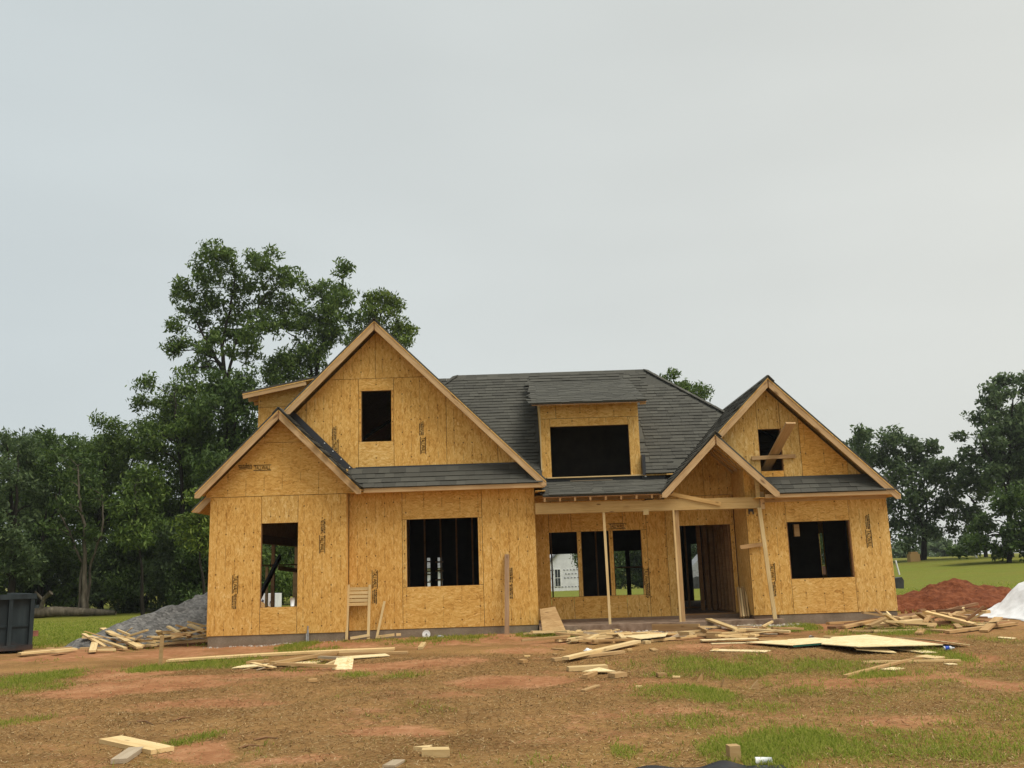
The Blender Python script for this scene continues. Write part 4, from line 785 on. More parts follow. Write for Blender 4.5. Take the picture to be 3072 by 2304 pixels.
# ---- boards
BD=[
('left', (-10.4, 20.21, 0.169), (-9.57, 20.93, 0.17), 0.29, 0.04, 'pine'),
('left', (-10.58, 20.71, 0.17), (-9.88, 21.41, 0.17), 0.14, 0.04, 'pine2'),
('left', (-9.88, 22.31, 0.17), (-8.44, 20.79, 0.17), 0.09, 0.04, 'pine'),
('left', (-10.03, 23.3, 0.175), (-8.28, 21.17, 0.17), 0.14, 0.04, 'pine'),
('left', (-9.51, 21.03, 0.17), (-8.61, 21.18, 0.17), 0.09, 0.04, 'pine2'),
('left', (-8.84, 20.32, 0.17), (-8.52, 20.49, 0.17), 0.09, 0.04, 'pine'),
('left', (-9.6, 20.04, 0.169), (-9.46, 20.42, 0.17), 0.2, 0.02, 'pine2'),
('left', (-10.02, 22.23, 0.17), (-9.8, 22.28, 0.17), 0.14, 0.04, 'pine'),
('left', (-8.83, 20.09, 0.169), (-9.66, 22.09, 0.17), 0.14, 0.04, 'pine'),
('left', (-10.48, 21.51, 0.17), (-10.34, 21.58, 0.17), 0.09, 0.04, 'pine2'),
('left', (-9.12, 22.029209617947483, 0.26), (-8.25, 21.751425841908983, 0.3), 0.09, 0.04, 'pine2'),
('left', (-9.1, 22.295211648522134, 0.34), (-8.47, 22.053692238083823, 0.51), 0.09, 0.04, 'pine'),
('left', (-8.52, 22.265703019135916, 0.35), (-8.16, 22.19681672927547, 0.33), 0.14, 0.04, 'pine'),
('left', (-8.44, 21.98359100861754, 0.17), (-8.15, 22.193907654664606, 0.2), 0.14, 0.04, 'pine'),
('left', (-8.41, 22.291032520501087, 0.29), (-7.52, 22.09638224348431, 0.43), 0.09, 0.04, 'pine'),
('left', (-8.19, 22.33893600163496, 0.31), (-7.65, 22.182613852043975, 0.35), 0.14, 0.04, 'pine2'),
('left', (-8.18, 22.546932905857073, 0.55), (-7.83, 22.271261210559143, 0.42), 0.09, 0.04, 'pine'),
('left', (-7.99, 22.50328008651578, 0.58), (-7.48, 22.80251302851542, 0.36), 0.14, 0.04, 'pine2'),
('left', (-7.89, 22.979784009755683, 0.63), (-7.43, 23.19444065244731, 0.48), 0.09, 0.04, 'pine'),
('left', (-7.75, 22.714089567708594, 0.57), (-7.29, 22.49949450032206, 0.41), 0.14, 0.04, 'pine'),
('left', (-7.65, 22.251969991459905, 0.29), (-7.13, 22.340852913149096, 0.38), 0.09, 0.04, 'pine'),
('left', (-8.3, 22.585978941775743, 0.4), (-8.03, 22.834232792369686, 0.36), 0.09, 0.04, 'pine'),
('left', (-8.08, 22.069610150272236, 0.19), (-6.94, 21.780312927116682, 0.26), 0.14, 0.04, 'pine2'),
('left', (-8.4, 22.664770376743974, 0.43), (-7.9, 22.784961396305505, 0.42), 0.09, 0.04, 'pine2'),
('left', (-8.69, 21.823190755142083, 0.27), (-8.38, 21.59764387711063, 0.17), 0.09, 0.04, 'pine'),
('left', (-8.48, 21.84271757751703, 0.16), (-8.11, 21.5552599226028, 0.2), 0.14, 0.04, 'pine'),
('left', (-8.46, 22.246917672779983, 0.26), (-7.8, 22.50275659190954, 0.31), 0.09, 0.04, 'pine'),
('left', (-7.54, 22.37752777391741, 0.33), (-7.09, 22.237699791618738, 0.3), 0.14, 0.04, 'pine2'),
('left', (-7.6, 22.969774057882937, 0.49), (-7.35, 23.020430819063062, 0.54), 0.09, 0.04, 'pine'),
('left', (-7.79, 22.444463447975757, 0.48), (-7.62, 22.6880943097323, 0.29), 0.09, 0.04, 'pine2'),
('left', (-7.28, 22.16167447506655, 0.23), (-7.02, 22.101436705258763, 0.26), 0.14, 0.04, 'pine'),
('left', (-8.71, 22.153782494437998, 0.26), (-8.14, 22.105512606543314, 0.26), 0.09, 0.04, 'pine'),
('long', (-6.55, 18.14, 0.145), (-2.37, 18.35, 0.213), 0.28, 0.04, 'pine'),
('front', (-4.86, 16.73, 0.143), (-3.44, 16.63, 0.158), 0.5, 0.012, 'osbg'),
('front', (-4.76, 17.1, 0.15), (-4.45, 17.05, 0.154), 0.24, 0.04, 'pine2'),
('front', (-4.2, 16.49, 0.146), (-3.33, 17.64, 0.185), 0.14, 0.04, 'pine2'),
('front', (-3.31, 17.67, 0.186), (-2.04, 17.65, 0.197), 0.14, 0.04, 'pine2'),
('front', (-3.8, 16.24, 0.145), (-3.4, 16.23, 0.148), 0.14, 0.04, 'pine'),
('front', (-4.2, 16.21, 0.141), (-3.76, 16.22, 0.145), 0.09, 0.04, 'pine2'),
('fosb1', (-3.26, 17.07, 0.172), (-2.37, 17.36, 0.188), 0.45, 0.012, 'osbg'),
('blockmid', (-3.1, 14.29, 0.095), (-2.98, 14.31, 0.096), 0.14, 0.04, 'pine2'),
('blockup', (-1.88, 18.3, 0.213), (-1.89, 19.1, 0.228), 0.09, 0.05, 'pine'),
('centre', (0.51, 21.69, 0.24), (1.01, 22.07, 0.24), 0.24, 0.04, 'pine2'),
('centre', (0.23, 20.57, 0.24), (0.92, 21.18, 0.24), 0.3, 0.012, 'osbg'),
('centre', (1.12, 22.34, 0.24), (2.21, 21.06, 0.24), 0.4, 0.012, 'osbg'),
('centre', (1.11, 20.32, 0.24), (1.6, 20.56, 0.24), 0.5, 0.012, 'osbg'),
('centre', (0.7, 18.67, 0.221), (1.19, 19.0, 0.227), 0.14, 0.04, 'pine'),
('centre', (1.1, 18.66, 0.22), (1.4, 17.89, 0.203), 0.09, 0.04, 'pine2'),
('centre', (1.26, 18.52, 0.217), (1.76, 18.02, 0.206), 0.14, 0.04, 'pine2'),
('centre', (1.44, 18.76, 0.222), (1.88, 19.05, 0.227), 0.14, 0.05, 'pine'),
('centre', (1.95, 19.12, 0.229), (1.93, 18.13, 0.209), 0.1, 0.05, 'pine'),
('centre', (1.52, 19.38, 0.232), (2.26, 20.34, 0.24), 0.09, 0.04, 'pine'),
('centre', (1.66, 20.39, 0.24), (1.88, 20.71, 0.24), 0.14, 0.02, 'pine2'),
('centre', (1.41, 19.99, 0.238), (1.62, 20.28, 0.24), 0.14, 0.06, 'pine2'),
('centre', (1.99, 19.52, 0.234), (2.19, 19.55, 0.234), 0.09, 0.04, 'pine2'),
('centre', (1.09, 20.0, 0.238), (1.36, 19.89, 0.238), 0.09, 0.04, 'pine'),
('centre', (0.82, 25.59, 0.237), (1.59, 24.27, 0.24), 0.14, 0.04, 'pine2'),
('centre', (1.41, 23.6, 0.24), (2.57, 23.33, 0.24), 0.09, 0.04, 'pine2'),
('centre', (0.88, 24.68, 0.239), (1.22, 23.33, 0.24), 0.09, 0.04, 'pine2'),
('centre', (0.94, 23.48, 0.24), (1.39, 22.54, 0.24), 0.14, 0.04, 'pine2'),
('centre', (1.89, 24.38, 0.24), (2.25, 24.09, 0.24), 0.14, 0.04, 'pine2'),
('centre', (1.81, 18.51, 0.217), (1.99, 18.28, 0.212), 0.09, 0.04, 'pine2'),
('doorpile', (2.77, 20.29, 0.24), (3.63, 19.66, 0.236), 0.06, 0.14, 'pine2'),
('doorpile', (3.62, 19.9, 0.238), (3.59, 18.63, 0.22), 0.05, 0.14, 'pine2'),
('doorpile', (3.15, 19.08, 0.228), (3.31, 18.73, 0.222), 0.14, 0.09, 'pine'),
('doorpile', (2.85, 19.09, 0.228), (3.13, 19.19, 0.23), 0.14, 0.03, 'pine'),
('doorpile', (4.44, 19.58, 0.235), (4.86, 19.09, 0.228), 0.14, 0.04, 'pine2'),
('doorpile', (3.53, 18.4, 0.215), (3.77, 18.32, 0.213), 0.24, 0.1, 'pine2'),
('doorpile', (3.28, 17.73, 0.199), (4.32, 17.8, 0.201), 0.2, 0.012, 'osbg'),
('doorpile', (3.41, 17.46, 0.192), (4.11, 17.48, 0.192), 0.12, 0.012, 'osbg'),
('doorpile', (3.82, 18.31, 0.213), (4.43, 18.64, 0.22), 0.09, 0.04, 'pine'),
('doorpile', (3.87, 18.79, 0.223), (4.19, 18.83, 0.224), 0.14, 0.04, 'pine'),
('doorpile', (4.37, 17.99, 0.205), (4.59, 17.88, 0.203), 0.12, 0.02, 'pine2'),
('doorpile', (4.29, 17.54, 0.194), (4.77, 17.43, 0.191), 0.14, 0.03, 'pine2'),
('doorpile', (4.22, 18.35, 0.214), (4.42, 18.19, 0.21), 0.2, 0.04, 'pine'),
('doorpile', (4.16, 19.29, 0.231), (4.38, 19.34, 0.232), 0.14, 0.02, 'pine2'),
('leanporch', (4.11, 21.15, 0.4), (4.41, 19.35, 0.25), 0.14, 0.04, 'pine'),
('cross1', (0.72, 15.78, 0.191), (2.12, 17.62, 0.246), 0.14, 0.045, 'pine'),
('cross2', (0.52, 16.0, 0.148), (1.74, 16.6, 0.167), 0.14, 0.045, 'pine2'),
('osbflat', (3.26, 16.56, 0.165), (4.04, 16.0, 0.148), 0.3, 0.012, 'osbg'),
('yard1', (0.7, 14.73, 0.108), (1.29, 14.82, 0.111), 0.2, 0.06, 'pine'),
('yard2', (0.89, 13.79, 0.082), (1.07, 14.19, 0.093), 0.08, 0.05, 'pine2'),
('yard3', (1.26, 13.75, 0.081), (1.44, 13.85, 0.083), 0.18, 0.06, 'pine2'),
('yard4', (0.78, 12.6, 0.055), (1.01, 13.04, 0.064), 0.07, 0.02, 'pine2'),
('yard5', (1.88, 13.61, 0.077), (2.0, 13.63, 0.077), 0.12, 0.05, 'pine2'),
('scrap', (2.08, 13.52, 0.075), (2.18, 13.5, 0.074), 0.09, 0.02, 'pine'),
('scrap', (1.48, 12.77, 0.058), (1.56, 12.77, 0.058), 0.06, 0.02, 'pine'),
('scrap', (1.85, 16.94, 0.177), (1.93, 16.94, 0.177), 0.1, 0.03, 'pine'),
('scrap', (2.25, 17.82, 0.201), (2.36, 17.88, 0.203), 0.12, 0.05, 'pine'),
('scrap', (0.06, 16.6, 0.167), (0.16, 16.6, 0.167), 0.12, 0.02, 'pine'),
('scrap', (2.29, 17.05, 0.18), (2.32, 16.77, 0.172), 0.1, 0.02, 'pine2'),
('scrap', (3.31, 17.91, 0.203), (3.55, 17.95, 0.204), 0.12, 0.02, 'pine'),
('scrap', (3.25, 16.57, 0.166), (3.36, 16.57, 0.166), 0.12, 0.02, 'pine'),
('scrap', (-0.02, 15.8, 0.141), (0.07, 15.72, 0.139), 0.12, 0.05, 'pine2'),
('scrap', (0.56, 16.79, 0.172), (0.62, 16.8, 0.173), 0.1, 0.02, 'pine2'),
('scrap', (0.57, 17.54, 0.194), (0.79, 17.33, 0.188), 0.08, 0.02, 'pine2'),
('right', (6.21, 19.400000000000002, 0.16), (8.94, 21.400000000000002, 0.37), 0.20900000000000002, 0.048, 'pine3'),
('right', (6.42, 19.400000000000002, 0.17), (7.67, 20.400000000000002, 0.34), 0.15400000000000003, 0.048, 'pine2'),
('right', (6.52, 20.6, 0.21), (7.32, 21.0, 0.22), 0.099, 0.048, 'pine2'),
('right', (7.01, 19.7, 0.24), (8.43, 20.0, 0.32), 0.30800000000000005, 0.048, 'pine'),
('right', (7.35, 19.3, 0.26), (8.65, 19.6, 0.28), 0.11000000000000001, 0.048, 'pine3'),
('right', (7.88, 18.0, 0.14), (9.68, 19.0, 0.2), 0.11000000000000001, 0.048, 'pine2'),
('right', (8.6, 18.1, 0.14), (9.4, 19.1, 0.37), 0.15400000000000003, 0.036, 'pine2'),
('right', (8.39, 20.1, 0.46), (8.89, 19.0, 0.23), 0.15400000000000003, 0.054, 'pine'),
('right', (8.85, 19.0, 0.24), (9.15, 19.0, 0.24), 0.165, 0.036, 'pine'),
('right', (8.98, 20.400000000000002, 0.46), (9.9, 21.0, 0.55), 0.099, 0.048, 'pine3'),
('right', (8.84, 20.8, 0.43), (9.81, 20.8, 0.45), 0.099, 0.048, 'pine3'),
('right', (8.81, 19.8, 0.39), (9.14, 20.0, 0.48), 0.099, 0.048, 'pine2'),
('right', (8.66, 20.0, 0.43), (9.25, 20.400000000000002, 0.52), 0.05500000000000001, 0.048, 'pine3'),
('right', (9.36, 20.400000000000002, 0.48), (9.69, 20.400000000000002, 0.39), 0.099, 0.024, 'pine2'),
('right', (9.63, 20.2, 0.41), (9.77, 20.2, 0.42), 0.11000000000000001, 0.06, 'pine'),
('right', (7.67, 20.400000000000002, 0.35), (8.69, 20.8, 0.42), 0.33, 0.018, 'pine3'),
('right', (6.31, 18.6, 0.22), (6.9, 18.6, 0.17), 0.15400000000000003, 0.036, 'pine2'),
('right', (6.74, 19.0, 0.22), (7.33, 19.0, 0.22), 0.15400000000000003, 0.048, 'pine2'),
('right', (7.67, 18.8, 0.22), (8.06, 18.2, 0.15), 0.15400000000000003, 0.036, 'pine2'),
('right', (7.35, 18.0, 0.16), (7.63, 18.5, 0.22), 0.132, 0.036, 'pine2'),
('right', (8.74, 19.8, 0.42), (8.7, 19.6, 0.36), 0.05500000000000001, 0.06, 'pine2'),
('right', (6.69, 18.5, 0.2), (7.69, 18.6, 0.18), 0.11000000000000001, 0.036, 'pine'),
('right', (7.8, 20.1, 0.33), (8.13, 20.3, 0.36), 0.15400000000000003, 0.048, 'pine2'),
('right', (8.1, 20.2, 0.34), (8.59, 20.5, 0.4), 0.132, 0.048, 'pine2'),
('right', (8.55, 19.1, 0.27), (8.44, 18.7, 0.16), 0.11000000000000001, 0.036, 'pine2'),
('right', (7.48, 19.1, 0.21), (7.88, 19.2, 0.23), 0.22000000000000003, 0.024, 'pine2'),
('right', (7.96, 18.900000000000002, 0.2), (8.15, 19.2, 0.28), 0.132, 0.048, 'pine2'),
('stripback', (5.57, 17.9, 0.203), (6.93, 17.18, 0.184), 0.05, 0.03, 'pine'),
('stick1', (4.34, 13.18, 0.087), (6.03, 14.78, 0.13), 0.07, 0.03, 'pine2'),
('stick2', (5.04, 14.45, 0.1), (6.45, 14.41, 0.099), 0.06, 0.03, 'pine'),
('boardr', (6.13, 15.06, 0.118), (6.32, 14.76, 0.109), 0.3, 0.02, 'pine'),
('scrapr', (5.05, 13.6, 0.077), (5.28, 13.76, 0.081), 0.2, 0.012, 'osbg'),
('scrapr', (6.09, 14.08, 0.089), (6.23, 14.09, 0.09), 0.14, 0.012, 'osbg'),
('scrapr', (8.44, 17.25, 0.186), (8.61, 17.04, 0.18), 0.16, 0.012, 'osbg'),
('wedge1', (-1.01, 9.07, 0.04), (-0.86, 9.14, 0.04), 0.12, 0.03, 'pine'),
('wedge2', (-0.9, 8.81, 0.04), (-0.7, 8.74, 0.04), 0.16, 0.055, 'pine'),
('palestick', (-1.12, 8.23, 0.04), (-1.07, 8.52, 0.04), 0.11, 0.02, 'grey'),
('nearboard', (-4.2, 10.07, 0.04), (-3.41, 9.38, 0.04), 0.235, 0.04, 'pine'),
('neargrey', (-3.63, 8.91, 0.04), (-3.69, 9.46, 0.04), 0.14, 0.04, 'grey'),
('tri', (2.36, 13.27, 0.069), (2.44, 13.25, 0.068), 0.1, 0.05, 'pine2'),
('tri', (2.61, 12.85, 0.06), (2.68, 12.88, 0.06), 0.1, 0.05, 'pine2'),
('tri', (2.91, 12.58, 0.055), (3.02, 12.58, 0.055), 0.1, 0.05, 'pine2'),
('tarpblock', (1.65, 8.02, 0.04), (1.74, 8.02, 0.04), 0.1, 0.11, 'pine2'),
('twig', (-4.45, 11.41, 0.041), (-4.18, 11.17, 0.04), 0.025, 0.02, 'pine3'),
('twig', (-4.01, 11.32, 0.041), (-3.87, 11.52, 0.042), 0.025, 0.02, 'pine3'),
('twig', (-4.01, 11.37, 0.041), (-3.88, 11.51, 0.042), 0.025, 0.02, 'pine3'),
('twig', (-2.71, 9.96, 0.04), (-2.48, 10.05, 0.04), 0.025, 0.02, 'pine3'),
('twig', (-2.75, 9.6, 0.04), (-2.58, 9.7, 0.04), 0.025, 0.02, 'pine3'),
]
LB={'left':('sawn offcut in the heap beside the grey gravel','offcuts heaped by the gravel','offcut'),
'long':('very long pale plank lying before the garage gable',None,'plank'),
'front':('weathered timber piled under the very long pale plank','timbers under the long plank','timber'),
'fosb1':('wide flat sheathing strip beyond the end of the very long plank',None,'wood strip'),
'blockmid':('single squat block on bare clay in front of the long plank',None,'block'),
'blockup':('pale block standing on end below the bucket lid',None,'block'),
'centre':('loose offcut in the scatter at the left porch corner','offcuts at the porch corner','offcut'),
'doorpile':('loose offcut in the scatter in front of the door','offcuts in front of the door','offcut'),
'leanporch':('long board leaning from the porch slab down to the ground',None,'board'),
'cross1':('upper of the two crossed pale timbers in the yard',None,'timber'),
'cross2':('lower of the two crossed pale timbers in the yard',None,'timber'),
'osbflat':('split strip of pale sheathing lying left of the broad sheets',None,'wood strip'),
'yard1':('short thick pale plank behind the triangular offcut',None,'plank'),
'yard2':('stub of timber pointing out from under the triangular offcut',None,'timber'),
'yard3':('wedge-cut timber block right of the triangular offcut',None,'block'),
'yard4':('thin lath lying alone on the dry straw in front of the triangular offcut',None,'lath'),
'yard5':('lone tan block half sunk in grass right of the triangular offcut',None,'block'),
'scrap':('small wood chip lying in the middle of the yard','small chips about the yard','wood chip'),
'right':('scrap timber in the tangled pile below the red clay mound','scrap timbers below the clay mound','timber'),
'stripback':('long thin strip lying behind the broad pale sheets',None,'wood strip'),
'stick1':('slanting stick crossing over another in front of the sheets',None,'stick'),
'stick2':('straight stick lying level in the grass in front of the sheets',None,'stick'),
'boardr':('short wide board poking out in front of the blue labelled bottle',None,'board'),
'scrapr':('pale flat scrap of sheathing at the right of the yard','flat scraps at the right of the yard','wood scrap'),
'wedge1':('thin wedge of pale wood behind a thicker one on the straw',None,'wedge'),
'wedge2':('thick wedge-shaped pale offcut in front of a thinner one on the straw',None,'wedge'),
'palestick':('grey bleached lath end in the straw near the two wedges',None,'lath'),
'nearboard':('broad bright plank with square end lying in the foreground grass',None,'plank'),
'neargrey':('weathered short timber beside the broad bright foreground plank',None,'timber'),
'tri':('triangular rafter offcut on the grassy side of the yard','triangular offcuts on the grass','wood offcut'),
'tarpblock':('stubby square timber block standing behind the black sheet',None,'block'),
'twig':('dry twig lying on the straw','dry twigs on the straw','twig')}
TONE={'pine':'pale','pine2':'tan','pine3':'dark brown','grey':'grey','osb_ground':'flaky pale'}
def which(lab,key,L,wd,mt):
    if key not in('left','centre','doorpile','right','front'): return lab
    return ' '.join(('long' if L>.85 else 'short' if L<.42 else 'middling','wide' if wd>.12 else 'narrow',TONE[mt],lab.replace('weathered ','')))
NM={'long':'plank','nearboard':'plank','twig':'twig','stick1':'stick','stick2':'stick','scrap':'wood_chip','tri':'rafter_offcut','tarpblock':'timber_block','blockmid':'timber_block','blockup':'timber_block','wedge1':'wood_wedge','wedge2':'wood_wedge'}
for i,(k,p,q,wd,th,mt) in enumerate(BD):
    lab,grp,cat=LB[k]; mt='osb_ground' if mt=='osbg' else mt
    p,q=list(p),list(q)
    if k not in('left','right','leanporch'):
        for a in (p,q): a[2]=ground(a[0],a[1])+.005+(.02*(i%3) if k in('centre','doorpile','front') else 0)+(.045 if k=='cross1' else 0)
    else:
        for a in (p,q): a[2]=max(a[2],ground(a[0],a[1])+.01+(heap(a[0],a[1])*1.1+.03 if k=='left' else 0))
    nm=NM.get(k,'lumber_offcut')
    if k in('tri',):
        c=Vector(p).lerp(Vector(q),.5); L=(Vector(q)-Vector(p)).length; a=random.uniform(-.4,.4)
        o=MB().prism([(c.x-L/2,c.z-.005),(c.x+L/2,c.z-.005),(c.x+L/2*(.9 if i%2 else .1),c.z+.10)],'y',c.y-.03,c.y+.03).build(nm,mt)
    elif k=='wedge1' or k=='wedge2':
        x0,x1,y=p[0],q[0],p[1]; o=MB().prism([(x0,y),(x1,y-.07),(x1+.02,y+.07)] if k=='wedge1' else [(x0,y-.05),(x1+.05,y-.08),(x1+.03,y+.06),(x0,y+.08)],'z',p[2]-.01,p[2]+th).build(nm,mt)
    elif k=='tarpblock':
        o=MB().box(p[0],q[0],p[1],p[1]+.1,p[2]-.02,p[2]+.11).build(nm,mt); o.rotation_euler.z=R(6)
    elif k=='twig':
        m_=[(p[j]*.55+q[j]*.45) for j in range(3)]; m_[2]+=.015; m_[1]+=.03
        o=MB().tube([p,m_,q],[.012,.010,.005],6).build(nm,mt,None,True)
    else: o=board(nm,p,q,wd,th,mt,bend=(.02 if k=='long' else (.012 if k=='stick1' else 0)))
    tag(o,which(lab,k,(Vector(q)-Vector(p)).length,wd,mt),cat,grp)
# small things in the far field
for x,y,h,l in ((34.2,68,.9,'white stake leaning at the edge of the far field by the brushy mound'),(33.0,69,.5,'short pale marker stake at the edge of the far field')):
    z=ground(x,y); tag(MB().prism([(x-.05,z-.1),(x+.07,z-.1),(x-.14,z+h),(x-.25,z+h)],'y',y,y+.06).build('marker_stake','white_plastic'),l,'stake')
tag(MB().tube([(22.0,38,ground(22,38)+.05),(22.8,36.6,ground(22.8,36.6)+.05),(23.6,36.4,ground(23.6,36.4)+.05),(25.2,38,ground(25.2,38)+.06)],.035,6).build('pipe_length','white_plastic',None,True),'length of white pipe lying in the green field','pipe')
tag(MB().box(28.2,28.9,69,69.6,ground(28.5,69)-.1,ground(28.5,69)+.55).box(28.3,28.8,69.05,69.55,ground(28.5,69)+.55,ground(28.5,69)+.70).build('straw_bale','straw'),'square straw bale at the foot of the right trees','bale')
# digger arm behind the house corner
e=empty('mini_excavator',(13.1,34,.4)); tag(e,'rusty digger arm and black bucket showing behind the right house corner','excavator')
MB().bar((12.95,34,2.75),(13.10,34,1.95),.2,.16).build('boom','excavator_rust',e); MB().bar((13.08,34,2.0),(13.2,34,.9),.14,.10).build('arm','excavator_rust',e)
MB().tube([(13.32,33.9,1.50),(13.40,33.9,1.0)],.03,8).build('ram','white_plastic',e)
MB().prism([(13.0,.55),(13.47,.52),(13.50,.80),(13.44,.92),(13.0,.85)],'y',33.8,34.2).build('bucket','dark_metal',e)
for y in (33.5,34.9):
    MB().prism([(11.1,.62),(11.25,.42),(12.75,.42),(12.9,.62),(12.75,.86),(11.25,.86)],'y',y,y+.35).build('track','dark_metal',e)
MB().prism([(11.0,.95),(12.6,.95),(12.6,1.25),(12.2,1.35),(11.0,1.35)],'y',33.7,35.1).build('deck','excavator_rust',e)
cb=MB().prism([(11.5,1.35),(12.4,1.35),(12.3,2.4),(11.6,2.4)],'y',33.8,34.6).build('cab','excavator_rust',e); MB().prism([(11.72,1.6),(12.25,1.6),(12.2,2.25),(11.76,2.25)],'y',33.785,33.80).build('pane','glass_dark',cb)
# wrapped pallet and brick stack seen through openings
e=MB().box(-13.3,-10.4,41.2,42.3,.12,.92).build('wrapped_bundle','house_wrap'); tag(e,'bundle in printed white wrap behind the grassy mound','bundle')
for i in range(14): 
    x=-13.2+.2*i; MB().tube([(x,41.19,.3+.25*(i%2)),(x+.09,41.19,.42+.25*(i%2))],.05,6).build('print_mark','wrap_ink',e)
# the wrapped house beyond
e=empty('wrapped_house',(-3,101,-.85)); tag(e,'distant house in printed white house wrap seen through the porch windows','house')
gzf=-.95
MB().box(-15,3.2,100,108,gzf,2.05).build('wall','house_wrap',e); MB().prism([(3.1,gzf),(8.4,gzf),(8.4,1.95),(5.75,4.7),(3.1,1.95)],'y',99,107).build('wall','house_wrap',e)
slab('roof',[(-15.4,99.5,2.0),(3.2,99.5,2.0),(3.2,104,5.2),(-15.4,104,5.2)],.15,'far_roof',e); slab('roof',[(2.7,98.7,1.75),(5.75,98.7,4.85),(5.75,107,4.85),(2.7,107,1.75)],.12,'far_roof',e); slab('roof',[(8.8,98.7,1.75),(5.75,98.7,4.85),(5.75,107,4.85),(8.8,107,1.75)],.12,'far_roof',e)
for wx,wy in ((3.78,98.985),(6.4,98.985),(-9,99.985),(-4,99.985)):
    f_=MB().box(wx-.06,wx+.64,wy-.03,wy+.01,-.30,1.52).build('window','white_plastic',e)
    for i in range(2):
        for j in range(2): MB().box(wx+.02+.28*i,wx+.26+.28*i,wy-.04,wy-.03,-.24+.86*j,.56+.86*j).build('pane','glass_dark',f_)
for i in range(15):
    for z,o_ in ((1.35,0),(.95,.15),(-.35,.1),(.55,.05)):
        x=3.3+.34*i+o_
        if 3.65<x<4.5 and z<1.4 and z>-.2 or x>8.2: continue
        MB().prism([(x,z),(x+.05,z+.09),(x+.09,z+.02),(x+.2,z+.02),(x+.2,z-.02),(x+.05,z-.03)],'y',98.97,98.985).build('print_mark','wrap_ink',e)
for i in range(40):
    for z,o_ in ((1.5,0),(.7,.3)):
        x=-14.5+.45*i+o_; MB().prism([(x,z),(x+.06,z+.12),(x+.12,z+.02),(x+.26,z+.02),(x+.26,z-.02),(x+.06,z-.03)],'y',99.97,99.985).build('print_mark','wrap_ink',e)
e=MB().box(12.0,13.8,58,59,-.05,1.1).build('brick_stack','brick_far'); tag(e,'stack of red bricks seen through the doorway','bricks')
e=empty('work_truck',(11.5,57,.1)); tag(e,'pale truck bed with raised rails seen through the doorway','truck')
MB().prism([(9.8,.6),(12.2,.6),(12.2,2.3),(11.0,2.3),(10.2,1.5),(9.8,1.4)],'y',56,58).build('body','pipe_grey',e)
for x in (10.4,11.8): MB().tube([(x,55.95,.45),(x,56.25,.45)],.42,16).build('wheel','dark_metal',e)
MB().box(11.6,14.0,56,58,2.55,2.75).build('rail','white_plastic',e)
# ---------------------------------------------------------------- trees
def leaves(clumps,nper,size,spread,droop=.5,asp=.36):
    """diamond leaflets in loose drooping sprays"""
    C=np.repeat(np.array(clumps),nper,0); n=len(C)
    d=rng.normal(size=(n,3)); d/=np.linalg.norm(d,axis=1,keepdims=True)
    C=C+d*(rng.random((n,1))**.5)*spread*np.array([1,1,.72])
    a=rng.normal(size=(n,3)); a[:,2]-=droop; a/=np.linalg.norm(a,axis=1,keepdims=True)
    b=rng.normal(size=(n,3))*.8+np.array([0,0,1.1]); b=np.cross(a,b); b/=np.linalg.norm(b,axis=1,keepdims=True)+1e-9
    L=size*rng.uniform(.6,1.35,(n,1)); Wd=L*asp
    V=np.stack([C-a*L*.5,C+b*Wd*.5,C+a*L*.5,C-b*Wd*.5],1).reshape(-1,3)
    F=np.arange(n*4).reshape(n,4); return V,F
